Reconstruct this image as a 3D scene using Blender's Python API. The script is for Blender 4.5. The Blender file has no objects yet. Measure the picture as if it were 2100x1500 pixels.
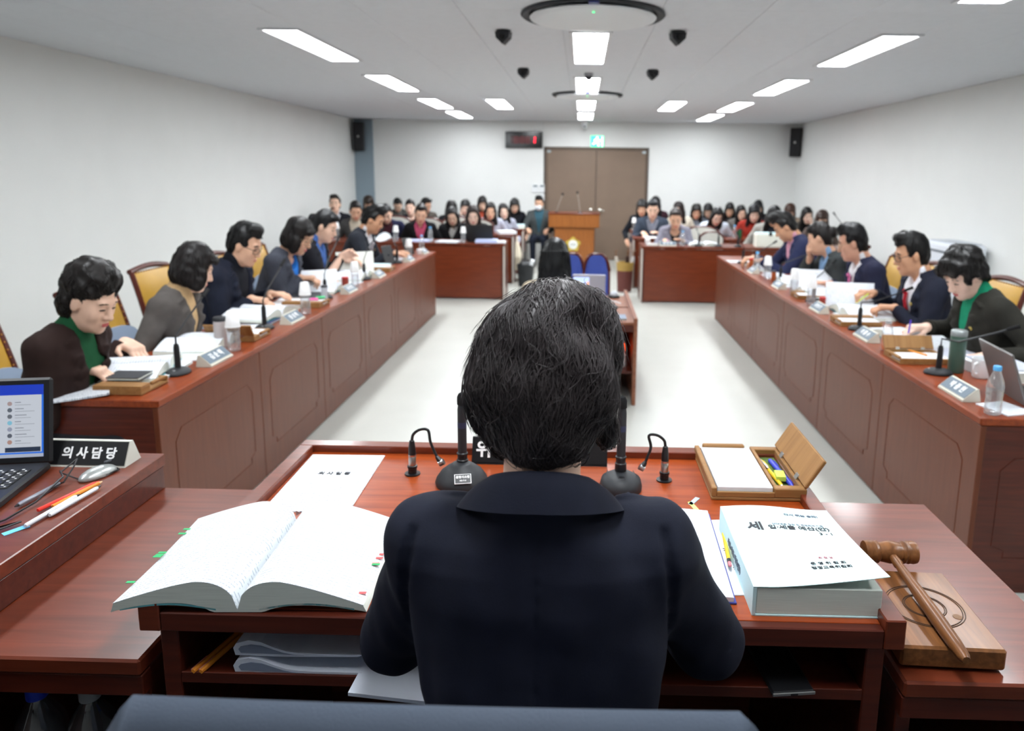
import bpy, bmesh, math, random
import numpy as np
from mathutils import Vector, Matrix, Euler

# ---------------------------------------------------------------- scene, camera, light
S = bpy.context.scene
COL = S.collection
random.seed(7)
RNG = np.random.default_rng(11)
PI = math.pi

def _camera():
    yaw, pit, rol = -0.01943, 0.18024, 0.0135
    cy, sy, cp, sp = math.cos(yaw), math.sin(yaw), math.cos(pit), math.sin(pit)
    fw = Vector((sy * cp, cy * cp, -sp)); rt = Vector((cy, -sy, 0)); up = rt.cross(fw)
    c, s = math.cos(rol), math.sin(rol)
    r2 = rt * c + up * s; u2 = up * c - rt * s
    m = Matrix((( r2.x, u2.x, -fw.x, 0), (r2.y, u2.y, -fw.y, 0), (r2.z, u2.z, -fw.z, 1.65), (0, 0, 0, 1)))
    cd = bpy.data.cameras.new('camera'); co = bpy.data.objects.new('camera', cd)
    COL.objects.link(co); co.matrix_world = m
    cd.sensor_fit = 'HORIZONTAL'; cd.sensor_width = 36.0
    cd.lens = 1519.945 / 2100 * 36
    cd.shift_x = (1050 - 1159.54) / 2100; cd.shift_y = (630.51 - 750) / 2100
    cd.clip_start = 0.02; cd.clip_end = 60
    cd.dof.use_dof = True; cd.dof.focus_distance = 1.25; cd.dof.aperture_fstop = 4.5
    S.camera = co
_camera()
w = bpy.data.worlds.new('world'); S.world = w; w.use_nodes = True
w.node_tree.nodes['Background'].inputs[0].default_value = (0.75, 0.85, 1, 1)
w.node_tree.nodes['Background'].inputs[1].default_value = 0.05
S.view_settings.view_transform = 'Standard'; S.view_settings.look = 'None'
S.view_settings.gamma = 1.0; S.view_settings.use_curve_mapping = False
S.view_settings.exposure = 0.12
LAMP = 30.0          # emission of the ceiling panels

# ---------------------------------------------------------------- helpers
def lin(c):
    return tuple(((v / 255) / 12.92 if v / 255 <= 0.04045 else ((v / 255 + 0.055) / 1.055) ** 2.4) for v in c)

MATS = {}
def M(name, rgb=(200, 200, 200), rough=0.5, metal=0.0, spec=0.5, var=0.0, vscale=40, bump=0.0, bscale=200,
      coat=0.0, trans=0.0, emit=0.0, ior=1.45, sheen=0.0, alpha=1.0, stretch=None):
    """a procedural principled material with optional colour variation and fine relief"""
    if name in MATS: return MATS[name]
    m = bpy.data.materials.new(name); m.use_nodes = True
    nt = m.node_tree; b = nt.nodes['Principled BSDF']
    c = lin(rgb)
    b.inputs['Base Color'].default_value = (*c, 1); b.inputs['Roughness'].default_value = rough
    b.inputs['Metallic'].default_value = metal; b.inputs['Specular IOR Level'].default_value = spec
    b.inputs['IOR'].default_value = ior
    b.inputs['Coat Weight'].default_value = coat; b.inputs['Coat Roughness'].default_value = 0.15
    b.inputs['Transmission Weight'].default_value = trans; b.inputs['Alpha'].default_value = alpha
    b.inputs['Sheen Weight'].default_value = sheen
    if emit:
        b.inputs['Emission Color'].default_value = (*c, 1); b.inputs['Emission Strength'].default_value = emit
    if var or bump:
        tc = nt.nodes.new('ShaderNodeTexCoord'); mp = nt.nodes.new('ShaderNodeMapping')
        if stretch: mp.inputs['Scale'].default_value = stretch
        nt.links.new(tc.outputs['Object'], mp.inputs[0])
    if var:
        n = nt.nodes.new('ShaderNodeTexNoise'); n.inputs['Scale'].default_value = vscale; n.inputs['Detail'].default_value = 5
        nt.links.new(mp.outputs[0], n.inputs[0])
        r = nt.nodes.new('ShaderNodeValToRGB')
        r.color_ramp.elements[0].position = 0.3; r.color_ramp.elements[1].position = 0.7
        r.color_ramp.elements[0].color = (*[v * (1 - var) for v in c], 1)
        r.color_ramp.elements[1].color = (*[min(1, v * (1 + var)) for v in c], 1)
        nt.links.new(n.outputs[0], r.inputs[0]); nt.links.new(r.outputs[0], b.inputs['Base Color'])
    if bump:
        n2 = nt.nodes.new('ShaderNodeTexNoise'); n2.inputs['Scale'].default_value = bscale; n2.inputs['Detail'].default_value = 3
        nt.links.new(mp.outputs[0], n2.inputs[0])
        bp = nt.nodes.new('ShaderNodeBump'); bp.inputs['Strength'].default_value = bump; bp.inputs['Distance'].default_value = 0.002
        nt.links.new(n2.outputs[0], bp.inputs['Height']); nt.links.new(bp.outputs[0], b.inputs['Normal'])
    MATS[name] = m
    return m

def wood(name, a, b_, rough=0.3, axis=0, coat=0.25, scale=6.0):
    """stained wood: grain noise stretched along one axis"""
    if name in MATS: return MATS[name]
    m = bpy.data.materials.new(name); m.use_nodes = True; nt = m.node_tree; b = nt.nodes['Principled BSDF']
    tc = nt.nodes.new('ShaderNodeTexCoord'); mp = nt.nodes.new('ShaderNodeMapping')
    sc = [9.0, 9.0, 9.0]; sc[axis] = 0.7; mp.inputs['Scale'].default_value = sc
    nt.links.new(tc.outputs['Object'], mp.inputs[0])
    n = nt.nodes.new('ShaderNodeTexNoise'); n.inputs['Scale'].default_value = scale; n.inputs['Detail'].default_value = 3
    n.inputs['Distortion'].default_value = 0.6
    nt.links.new(mp.outputs[0], n.inputs[0])
    r = nt.nodes.new('ShaderNodeValToRGB'); r.color_ramp.elements[0].position = 0.25; r.color_ramp.elements[1].position = 0.75
    r.color_ramp.elements[0].color = (*lin(a), 1); r.color_ramp.elements[1].color = (*lin(b_), 1)
    nt.links.new(n.outputs[0], r.inputs[0]); nt.links.new(r.outputs[0], b.inputs['Base Color'])
    b.inputs['Roughness'].default_value = rough; b.inputs['Coat Weight'].default_value = coat; b.inputs['Coat Roughness'].default_value = 0.12; b.inputs['Specular IOR Level'].default_value = 0.32
    MATS[name] = m
    return m

def printed(name, paper, ink, lines=90.0, axis=1, rough=0.75):
    """paper carrying faint lines of print across one axis"""
    if name in MATS: return MATS[name]
    m = bpy.data.materials.new(name); m.use_nodes = True; nt = m.node_tree; b = nt.nodes['Principled BSDF']
    tc = nt.nodes.new('ShaderNodeTexCoord'); sx = nt.nodes.new('ShaderNodeSeparateXYZ'); nt.links.new(tc.outputs['Object'], sx.inputs[0])
    mu = nt.nodes.new('ShaderNodeMath'); mu.operation = 'MULTIPLY'; mu.inputs[1].default_value = lines; nt.links.new(sx.outputs[axis], mu.inputs[0])
    fr = nt.nodes.new('ShaderNodeMath'); fr.operation = 'FRACT'; nt.links.new(mu.outputs[0], fr.inputs[0])
    lt = nt.nodes.new('ShaderNodeMath'); lt.operation = 'LESS_THAN'; lt.inputs[1].default_value = 0.3; nt.links.new(fr.outputs[0], lt.inputs[0])
    mp = nt.nodes.new('ShaderNodeMapping'); s = [900.0, 900.0, 1.0]; s[axis] = lines; s[2] = 1; mp.inputs['Scale'].default_value = s
    nt.links.new(tc.outputs['Object'], mp.inputs[0])
    n = nt.nodes.new('ShaderNodeTexNoise'); n.inputs['Scale'].default_value = 0.35; nt.links.new(mp.outputs[0], n.inputs[0])
    g = nt.nodes.new('ShaderNodeMath'); g.operation = 'GREATER_THAN'; g.inputs[1].default_value = 0.52; nt.links.new(n.outputs[0], g.inputs[0])
    an = nt.nodes.new('ShaderNodeMath'); an.operation = 'MULTIPLY'; nt.links.new(lt.outputs[0], an.inputs[0]); nt.links.new(g.outputs[0], an.inputs[1])
    mx = nt.nodes.new('ShaderNodeMix'); mx.data_type = 'RGBA'; mx.inputs['A'].default_value = (*lin(paper), 1); mx.inputs['B'].default_value = (*lin(ink), 1)
    nt.links.new(an.outputs[0], mx.inputs['Factor']); nt.links.new(mx.outputs['Result'], b.inputs['Base Color'])
    b.inputs['Roughness'].default_value = rough
    MATS[name] = m
    return m

def TR(x=0, y=0, z=0, rx=0, ry=0, rz=0):
    return Matrix.Translation((x, y, z)) @ Euler((rx, ry, rz)).to_matrix().to_4x4()

def spl(pts, n=6):
    """smooth path through points"""
    P = [Vector(p) for p in pts]; P = [P[0] * 2 - P[1]] + P + [P[-1] * 2 - P[-2]]; out = []
    for i in range(1, len(P) - 2):
        a, b, c, d = P[i - 1:i + 3]
        for k in range(n):
            t = k / n; out.append(0.5 * ((2 * b) + (c - a) * t + (2 * a - 5 * b + 4 * c - d) * t * t + (3 * b - a - 3 * c + d) * t ** 3))
    return out + [P[-2]]

class MB:
    """collects shapes into one mesh"""
    def __init__(s): s.v = []; s.f = []
    def add(s, vs, fs, T=None):
        n = len(s.v)
        if T is not None: vs = [tuple(T @ Vector(p)) for p in vs]
        s.v += [tuple(p) for p in vs]; s.f += [tuple(i + n for i in f) for f in fs]
        return s
    def box(s, x0, x1, y0, y1, z0, z1, b=0.0, T=None):
        x0, x1 = min(x0, x1), max(x0, x1); y0, y1 = min(y0, y1), max(y0, y1); z0, z1 = min(z0, z1), max(z0, z1)
        if b <= 0:
            vs = [(x, y, z) for x in (x0, x1) for y in (y0, y1) for z in (z0, z1)]
            return s.add(vs, [(0, 1, 3, 2), (4, 6, 7, 5), (0, 4, 5, 1), (2, 3, 7, 6), (0, 2, 6, 4), (1, 5, 7, 3)], T)
        cx, cy, cz = (x0 + x1) / 2, (y0 + y1) / 2, (z0 + z1) / 2
        X, Y, Z = (x1 - x0) / 2, (y1 - y0) / 2, (z1 - z0) / 2; b = min(b, X * .95, Y * .95, Z * .95)
        vs = []; ix = {}
        for sx in (-1, 1):
            for sy in (-1, 1):
                for sz in (-1, 1):
                    for a in range(3):
                        p = [sx * (X - b), sy * (Y - b), sz * (Z - b)]; p[a] = (sx * X, sy * Y, sz * Z)[a]
                        ix[(sx, sy, sz, a)] = len(vs); vs.append((cx + p[0], cy + p[1], cz + p[2]))
        fs = []
        for q in (-1, 1):
            fs.append([ix[(q, a, c, 0)] for a, c in ((-1, -1), (1, -1), (1, 1), (-1, 1))][::q])
            fs.append([ix[(a, q, c, 1)] for a, c in ((-1, -1), (1, -1), (1, 1), (-1, 1))][::-q])
            fs.append([ix[(a, c, q, 2)] for a, c in ((-1, -1), (1, -1), (1, 1), (-1, 1))][::q])
        for p in (-1, 1):
            for q in (-1, 1):
                fs.append((ix[(p, q, -1, 0)], ix[(p, q, 1, 0)], ix[(p, q, 1, 1)], ix[(p, q, -1, 1)]))
                fs.append((ix[(p, -1, q, 0)], ix[(p, 1, q, 0)], ix[(p, 1, q, 2)], ix[(p, -1, q, 2)]))
                fs.append((ix[(-1, p, q, 1)], ix[(1, p, q, 1)], ix[(1, p, q, 2)], ix[(-1, p, q, 2)]))
        for sx in (-1, 1):
            for sy in (-1, 1):
                for sz in (-1, 1): fs.append((ix[(sx, sy, sz, 0)], ix[(sx, sy, sz, 1)], ix[(sx, sy, sz, 2)]))
        return s.add(vs, fs, T)
    def lathe(s, prof, n=20, T=None, cap=True):
        vs = []; fs = []
        for r, z in prof:
            for i in range(n):
                a = 2 * PI * i / n; vs.append((r * math.cos(a), r * math.sin(a), z))
        for j in range(len(prof) - 1):
            for i in range(n):
                k = (i + 1) % n; fs.append((j * n + i, j * n + k, (j + 1) * n + k, (j + 1) * n + i))
        if cap:
            fs.append(tuple(range(n))[::-1]); fs.append(tuple((len(prof) - 1) * n + i for i in range(n)))
        return s.add(vs, fs, T)
    def tube(s, pts, r, n=8, T=None):
        pts = [Vector(p) for p in pts]; R = r if isinstance(r, (list, tuple)) else [r] * len(pts)
        vs = []; fs = []; nrm = None
        for i, p in enumerate(pts):
            t = (pts[min(i + 1, len(pts) - 1)] - pts[max(i - 1, 0)]).normalized()
            if nrm is None:
                nrm = t.orthogonal().normalized()
            else:
                nrm = (nrm - t * nrm.dot(t)); nrm = nrm.normalized() if nrm.length > 1e-6 else t.orthogonal().normalized()
            bi = t.cross(nrm)
            for k in range(n):
                a = 2 * PI * k / n; vs.append(p + (nrm * math.cos(a) + bi * math.sin(a)) * R[i])
        for i in range(len(pts) - 1):
            for k in range(n):
                q = (k + 1) % n; fs.append((i * n + k, i * n + q, (i + 1) * n + q, (i + 1) * n + k))
        fs.append(tuple(range(n))[::-1]); fs.append(tuple((len(pts) - 1) * n + k for k in range(n)))
        return s.add(vs, fs, T)
    def ball(s, c, r, n=10, m=6, T=None):
        rr = r if isinstance(r, (list, tuple)) else (r, r, r)
        vs = [(c[0], c[1], c[2] - rr[2])]; fs = []
        for j in range(1, m):
            ph = PI * j / m
            for i in range(n):
                a = 2 * PI * i / n
                vs.append((c[0] + rr[0] * math.sin(ph) * math.cos(a), c[1] + rr[1] * math.sin(ph) * math.sin(a), c[2] - rr[2] * math.cos(ph)))
        vs.append((c[0], c[1], c[2] + rr[2])); L = len(vs) - 1
        for i in range(n):
            k = (i + 1) % n
            fs.append((0, 1 + k, 1 + i)); fs.append((L, 1 + (m - 2) * n + i, 1 + (m - 2) * n + k))
            for j in range(m - 2): fs.append((1 + j * n + i, 1 + j * n + k, 1 + (j + 1) * n + k, 1 + (j + 1) * n + i))
        return s.add(vs, fs, T)
    def prism(s, poly, d0, d1, axis='y', T=None):
        """extrude a 2D outline; axis is the extrusion axis"""
        def P(a, b, d): return {'y': (a, d, b), 'x': (d, a, b), 'z': (a, b, d)}[axis]
        n = len(poly)
        vs = [P(a, b, d0) for a, b in poly] + [P(a, b, d1) for a, b in poly]
        fs = [tuple(range(n)), tuple(range(2 * n - 1, n - 1, -1))] + [(i, n + i, n + (i + 1) % n, (i + 1) % n) for i in range(n)]
        return s.add(vs, fs, T)
    def grid(s, fn, nu, nv, T=None):
        vs = [fn(i / nu, j / nv) for i in range(nu + 1) for j in range(nv + 1)]
        fs = [(i * (nv + 1) + j, (i + 1) * (nv + 1) + j, (i + 1) * (nv + 1) + j + 1, i * (nv + 1) + j + 1) for i in range(nu) for j in range(nv)]
        return s.add(vs, fs, T)
    def slab(s, top, bot, nu, nv, T=None):
        """closed sheet between two surfaces fn(u,v)"""
        n = (nu + 1) * (nv + 1); W = nv + 1
        vs = [top(i / nu, j / nv) for i in range(nu + 1) for j in range(W)] + [bot(i / nu, j / nv) for i in range(nu + 1) for j in range(W)]
        fs = []
        for i in range(nu):
            for j in range(nv):
                a = i * W + j; fs.append((a, a + W, a + W + 1, a + 1)); fs.append((n + a, n + a + 1, n + a + W + 1, n + a + W))
        for i in range(nu):
            a = i * W; fs.append((a, n + a, n + a + W, a + W)); a = i * W + nv; fs.append((a, a + W, n + a + W, n + a))
        for j in range(nv):
            a = j; fs.append((a, a + 1, n + a + 1, n + a)); a = nu * W + j; fs.append((a, n + a, n + a + 1, a + 1))
        return s.add(vs, fs, T)
    def mesh(s, name, smooth=0):
        me = bpy.data.meshes.new(name); me.from_pydata(s.v, [], s.f)
        bm = bmesh.new(); bm.from_mesh(me); bmesh.ops.recalc_face_normals(bm, faces=bm.faces); bm.to_mesh(me); bm.free()
        if smooth:
            me.shade_smooth(); me.set_sharp_from_angle(angle=math.radians(smooth))
        return me
    def obj(s, name, mat, parent=None, T=None, smooth=35):
        return put(name, s.mesh(name, smooth), mat, parent, T)

def put(name, me, mat=None, parent=None, T=None):
    o = bpy.data.objects.new(name, me); COL.objects.link(o)
    if mat is not None:
        if len(me.materials) == 0: me.materials.append(mat)
        elif me.materials[0] is not mat:
            o.material_slots[0].link = 'OBJECT'; o.material_slots[0].material = mat
    if parent is not None: o.parent = parent
    if T is not None: o.matrix_local = T
    return o

def tag(o, label, cat, group=None, kind=None):
    o['label'] = label; o['category'] = cat
    if group: o['group'] = group
    if kind: o['kind'] = kind
    return o

def thing(name, label, cat, loc=(0, 0, 0), rz=0.0, group=None, T=None):
    o = bpy.data.objects.new(name, None); COL.objects.link(o); o.empty_display_size = 0.05
    if T is not None: o.matrix_world = T
    else: o.location = loc; o.rotation_euler = (0, 0, rz)
    return tag(o, label, cat, group)

def struct(o): o['kind'] = 'structure'; return o

def copy_tree(o, parent=None):
    c = o.copy(); COL.objects.link(c); c.parent = parent
    for ch in list(o.children): copy_tree(ch, c)
    return c

_TXT = {}
def text_mesh(body, size, bold=0.0, align='CENTER', extrude=0.0004, spacing=1.0):
    key = (body, size, bold, align, spacing)
    if key in _TXT: return _TXT[key]
    cu = bpy.data.curves.new('lettering', 'FONT'); cu.body = body; cu.size = size; cu.align_x = align; cu.align_y = 'CENTER'
    cu.offset = bold; cu.extrude = extrude; cu.resolution_u = 3; cu.space_character = spacing
    o = bpy.data.objects.new('lettering', cu)
    me = bpy.data.meshes.new_from_object(o); me.materials.clear()
    bpy.data.objects.remove(o); bpy.data.curves.remove(cu)
    _TXT[key] = me
    return me

def lettering(body, size, mat, parent, T, bold=0.0, align='CENTER', name='lettering', spacing=1.0):
    return put(name, text_mesh(body, size, bold, align, spacing=spacing), mat, parent, T)

# ---------------------------------------------------------------- shared materials
W_TOP = wood('mahogany_top', (116, 46, 18), (150, 68, 30), 0.32, axis=1, coat=0.25)
W_TOPX = wood('mahogany_top_cross', (128, 48, 14), (166, 74, 28), 0.3, axis=0, coat=0.3)
W_PAN = wood('mahogany_panel', (90, 41, 20), (104, 53, 29), 0.4, axis=2, coat=0.08)
W_DARK = wood('mahogany_dark', (66, 24, 14), (92, 38, 24), 0.35, axis=0, coat=0.2)
W_WING = wood('mahogany_wing', (90, 37, 20), (118, 53, 32), 0.34, axis=0, coat=0.25)
W_BACK = wood('mahogany_red', (94, 38, 16), (116, 50, 24), 0.32, axis=0, coat=0.3)
W_OAK = wood('oak_box', (134, 94, 52), (160, 118, 70), 0.5, axis=0, coat=0.0)
W_POD = wood('podium_wood', (128, 74, 28), (156, 94, 42), 0.35, axis=2, coat=0.2)
W_GAV = wood('gavel_wood', (96, 58, 30), (142, 92, 52), 0.37, axis=1, coat=0.1, scale=9)
PAPER = M('paper_white', (224, 227, 232), 0.8)
PAPER_C = M('paper_cream', (226, 228, 220), 0.8)
PAGES = M('page_edges', (214, 220, 211), 0.85, var=0.12, vscale=60, stretch=(0.2, 0.2, 25))
PRINT = printed('paper_printed', (222, 226, 231), (150, 156, 170))
COVER = M('cover_pale_blue', (206, 236, 240), 0.6)
BLACK = M('plastic_black', (22, 23, 26), 0.4)
BLACKM = M('plastic_black_matte', (34, 36, 40), 0.55)
DGREY = M('plastic_dark_grey', (52, 56, 62), 0.5)
WHITE = M('plastic_white', (232, 234, 236), 0.4)
CUPW = M('paper_cup_white', (244, 244, 244), 0.6)
STEEL = M('steel', (190, 190, 188), 0.28, metal=1.0)
PLATE_F = M('plate_face_grey', (104, 118, 130), 0.45)
PLATE_B = M('plate_body_beige', (206, 204, 190), 0.5)
INK = M('ink_dark', (40, 42, 48), 0.6)
INKW = M('ink_white', (244, 244, 244), 0.5)
def clear_mat(name, rgb=(250, 252, 253), rough=0.05, haze=0.10):
    """thin clear plastic: mostly see-through with glossy highlights, so lights pass without caustics"""
    if name in MATS: return MATS[name]
    m = bpy.data.materials.new(name); m.use_nodes = True; nt = m.node_tree
    nt.nodes.remove(nt.nodes['Principled BSDF']); out = nt.nodes['Material Output']
    t = nt.nodes.new('ShaderNodeBsdfTransparent'); t.inputs[0].default_value = (*lin(rgb), 1)
    g = nt.nodes.new('ShaderNodeBsdfGlossy'); g.inputs['Roughness'].default_value = rough
    lw = nt.nodes.new('ShaderNodeLayerWeight'); lw.inputs['Blend'].default_value = 0.35
    mu = nt.nodes.new('ShaderNodeMath'); mu.operation = 'MULTIPLY_ADD'; mu.inputs[1].default_value = 0.6; mu.inputs[2].default_value = 0.06
    nt.links.new(lw.outputs['Facing'], mu.inputs[0])
    df = nt.nodes.new('ShaderNodeBsdfDiffuse'); df.inputs[0].default_value = (*lin(rgb), 1); m0 = nt.nodes.new('ShaderNodeMixShader'); m0.inputs[0].default_value = haze; nt.links.new(t.outputs[0], m0.inputs[1]); nt.links.new(df.outputs[0], m0.inputs[2])
    mx = nt.nodes.new('ShaderNodeMixShader'); nt.links.new(mu.outputs[0], mx.inputs[0]); nt.links.new(m0.outputs[0], mx.inputs[1]); nt.links.new(g.outputs[0], mx.inputs[2])
    nt.links.new(mx.outputs[0], out.inputs[0])
    MATS[name] = m
    return m
CLEAR = clear_mat('clear_plastic')
CLEARD = clear_mat('clear_plastic_smoky', (180, 190, 198))

# ================================================================ the room
XL, XR, YF, YB, ZC = -4.28, 4.0, -2.7, 14.18, 2.58
FLOOR_M = M('floor_vinyl', (190, 191, 184), 0.3, spec=0.45, var=0.035, vscale=2.2)
WALL_M = M('wall_paint', (229, 230, 228), 0.75, var=0.012, vscale=3)
CEIL_M = M('ceiling_board', (216, 219, 224), 0.85, var=0.02, vscale=14)
GAP_M = M('ceiling_gap', (150, 153, 158), 0.9)
struct(MB().box(XL - .1, XR + .1, YF - .1, YB + .1, -.12, 0).obj('floor', FLOOR_M, smooth=0))
struct(MB().box(XL - .12, XL, YF, YB, 0, ZC).obj('wall_left', WALL_M, smooth=0))
struct(MB().box(XR, XR + .12, YF, YB, 0, ZC).obj('wall_right', WALL_M, smooth=0))
wb = struct(MB().box(XL, -.72, YB, YB + .12, 0, ZC).box(1.25, XR, YB, YB + .12, 0, ZC).box(-.72, 1.25, YB, YB + .12, 2.12, ZC).obj('wall_back', WALL_M, smooth=0))
MB().box(-.735, -.731, YB - .003, YB, 2.1, ZC).obj('wall_joint', M('wall_joint_grey', (190, 192, 190), .8), wb, smooth=0)
struct(MB().box(XL, XR, YF - .12, YF, 0, ZC).obj('wall_front', WALL_M, smooth=0))
struct(MB().box(XL, -3.93, YB - .05, YB, 0, ZC, b=.004).obj('trim_1', M('pillar_grey_blue', (140, 156, 166), .7)))
ceil = struct(MB().box(XL, XR, YF, YB, ZC + .008, ZC + .1).obj('ceiling', GAP_M, smooth=0))
PX, PY = 0.591, 1.2057
pan = MB().box(.0013, PX - .0013, .0013, PY - .0013, 0, .012, b=.0015).mesh('ceiling_panel', 0)
for i in range(14):
    for j in range(14):
        put('ceiling_panel', pan, CEIL_M, ceil, TR(XL + i * PX, YF + j * PY, ZC))

# double door in the back wall
DOOR_M = M('door_brown', (122, 103, 88), .55, var=.05, vscale=3, bump=.05, bscale=120)
FRAME_M = M('door_frame_brown', (98, 82, 70), .5)
d = bpy.data.objects.new('door_1', None); COL.objects.link(d); d.location = (0, YB, 0); struct(d)
MB().box(-.70, -.655, -.03, .08, 0, 2.10, b=.003).box(1.19, 1.235, -.03, .08, 0, 2.10, b=.003).box(-.70, 1.235, -.03, .08, 2.065, 2.11, b=.003).obj('door_frame', FRAME_M, d)
for x0, x1, kx, sg in ((-.652, .262, .175, 1), (.272, 1.187, .345, -1)):
    lf = MB().box(x0, x1, -.022, .03, .008, 2.062, b=.003).obj('door_leaf', DOOR_M, d)
    k = MB().lathe([(.032, 0), (.034, .008), (.016, .012), (.014, .04), (.03, .046), (.036, .062), (.03, .078), (.012, .084)], 16, TR(kx, -.022, .955, PI / 2)).obj('door_knob', M('satin_steel', (214, 212, 204), .25, metal=.8), lf)
    MB().tube([(kx, -.07, .955), (kx + sg * -.0, -.075, .955), (kx + (.09 if sg < 0 else -.0), -.075, .945)], .012, 8).obj('door_lever', M('satin_steel'), lf)
    hx = x0 + .03 if sg > 0 else x1 - .03
    MB().box(hx - .035, hx + .035, -.032, -.02, 2.01, 2.055, b=.004).obj('door_pivot', M('hinge_steel', (176, 186, 190), .35, metal=.7), lf)

# ---------------------------------------------------------------- ceiling lamps
def lamp_mat():
    m = bpy.data.materials.new('lamp_diffuser'); m.use_nodes = True; nt = m.node_tree
    nt.nodes.remove(nt.nodes['Principled BSDF']); e = nt.nodes.new('ShaderNodeEmission')
    e.inputs[0].default_value = (0.93, 0.97, 1.0, 1); e.inputs[1].default_value = LAMP
    nt.links.new(e.outputs[0], nt.nodes['Material Output'].inputs[0]); return m
LAMP_M = lamp_mat(); LFRAME = M('lamp_frame_white', (215, 217, 220), .5)
lfm = MB().box(-.145, -.118, -.73, .73, -.012, 0, b=.002).box(.118, .145, -.73, .73, -.012, 0, b=.002).box(-.118, .118, -.73, -.705, -.012, 0, b=.002).box(-.118, .118, .705, .73, -.012, 0, b=.002).mesh('lamp_frame', 0)
ldm = MB().box(-.118, .118, -.705, .705, -.0065, -.001).mesh('diffuser', 0)
def lamp(x, y, where):
    t = thing('ceiling_lamp', 'white glowing ceiling panel lamp ' + where, 'lamp', (x, y, ZC), 0, 'ceiling panel lamps')
    put('lamp_frame', lfm, LFRAME, t); put('diffuser', ldm, LAMP_M, t)
for x, side, where in ((-2.06, 'L', 'in the left row'), (.045, 'C', 'in the middle row'), (2.11, 'R', 'in the right row')):
    for y, nm in ((1.15, 'above the gavel desk'), (3.53, 'cut by top edge'),
                  (5.93, 'nearest fully in view'), (8.33, 'second from viewer'), (10.73, 'third from viewer'), (12.75, 'farthest back')):
        if side == 'C' and y == 3.53: y = 3.1
        lamp(x, y, where + ', ' + nm)
lamp(-1.16, 10.7, 'between left row and middle row, near the clock')
lamp(1.235, 10.7, 'between middle row and right row, right of the exit sign')

# round ceiling air conditioners
def aircon(y, lab):
    t = thing('ceiling_air_conditioner', lab, 'air conditioner', (.05, y, ZC), 0, 'round ceiling air conditioners')
    MB().lathe([(.36, -.001), (.425, -.001), (.43, -.012), (.42, -.02), (.385, -.012), (.372, -.004)], 48, cap=False).obj('air_slot_ring', M('slot_dark_grey', (40, 44, 50), .6), t, smooth=40)
    MB().lathe([(.0, -.05), (.2, -.049), (.33, -.042), (.372, -.034), (.378, -.026), (.36, -.016), (.3, -.004)], 48, cap=False).obj('cover_disc', M('aircon_white', (222, 225, 228), .45), t, smooth=50)
    MB().box(-.03, .03, -.43, -.36, -.026, -.016, b=.003).obj('sensor', M('aircon_sensor', (44, 50, 120), .3), t)
    MB().lathe([(.006, -.052), (.006, -.049)], 10, TR(0, -.3, 0)).obj('indicator_light', M('led_green', (60, 255, 140), .4, emit=3), t)
aircon(4.66, 'round white ceiling air conditioner with dark slot ring, nearest, at the top edge')
aircon(9.28, 'round white ceiling air conditioner farther back, crossing the middle row of lamps')

# small black ceiling speakers and cameras
for x, y, lab in ((-.54, 5.2, 'nearest on the left of the round air conditioner'), (.62, 5.17, 'nearest on the right of the round air conditioner'),
                  (-.55, 7.05, 'farther back, left of the middle lamps'), (.63, 7.05, 'farther back, right of the middle lamps')):
    t = thing('ceiling_spotlight', 'small black wedge-shaped ceiling fixture ' + lab, 'fixture', (x, y, ZC), 0.2 * (1 if x > 0 else -1), 'small black ceiling fixtures')
    MB().lathe([(.05, 0), (.05, -.012), (.02, -.016)], 14).obj('mount', BLACK, t)
    MB().prism([(-.05, -.012), (.05, -.012), (.045, -.05), (.0, -.092), (-.045, -.05)], -.035, .035, 'y').obj('housing', BLACKM, t, smooth=0)
    MB().lathe([(.018, 0), (.016, .01)], 12, TR(0, -.034, -.045, PI / 2)).obj('lens', M('lens_black', (12, 12, 14), .15), t)
t = thing('dome_camera', 'tiny dark dome camera on the ceiling between the middle lamps', 'camera', (.05, 7.32, ZC))
MB().lathe([(.045, 0), (.045, -.02), (.04, -.03)], 16).obj('mount', M('dome_grey', (150, 152, 156), .5), t)
MB().ball((0, 0, -.034), (.036, .036, .034), 14, 8).obj('dome', M('dome_smoke', (46, 48, 54), .15), t)
t = thing('security_camera', 'white dome security camera hanging above the double door', 'camera', (.035, 13.95, ZC))
MB().lathe([(.06, 0), (.06, -.05), (.052, -.07)], 18).obj('mount', WHITE, t)
MB().ball((0, 0, -.09), (.052, .052, .055), 14, 8).obj('camera_body', M('camera_white', (210, 214, 218), .35), t)
MB().lathe([(.018, 0), (.016, .012), (.006, .013)], 12, TR(0, -.048, -.105, PI / 2 + .3)).obj('lens', M('lens_black'), t)

# wall loudspeakers
def wall_speaker(x, y, z, rz, lab):
    t = thing('wall_loudspeaker', lab, 'loudspeaker', (x, y, z), rz, 'black wall loudspeakers')
    MB().box(-.095, .095, -.08, .08, -.26, .26, b=.01).obj('cabinet', BLACK, t)
    MB().box(-.083, .083, -.088, -.078, -.245, .245, b=.006).obj('grille', M('grille_black', (28, 28, 31), .7, bump=.6, bscale=900), t)
    MB().lathe([(.02, 0), (.02, .004), (.012, .008)], 14, TR(0, -.087, 0, PI / 2)).obj('emblem', STEEL, t)
    MB().tube([(0, .07, .05), (0, .16, .05)], .014, 8).obj('bracket', DGREY, t)
wall_speaker(-4.14, 13.98, 2.25, .12, 'black wall loudspeaker in the left corner by the grey pillar')
wall_speaker(3.9, 13.96, 2.24, -.45, 'black wall loudspeaker in the right corner of the room')

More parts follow.
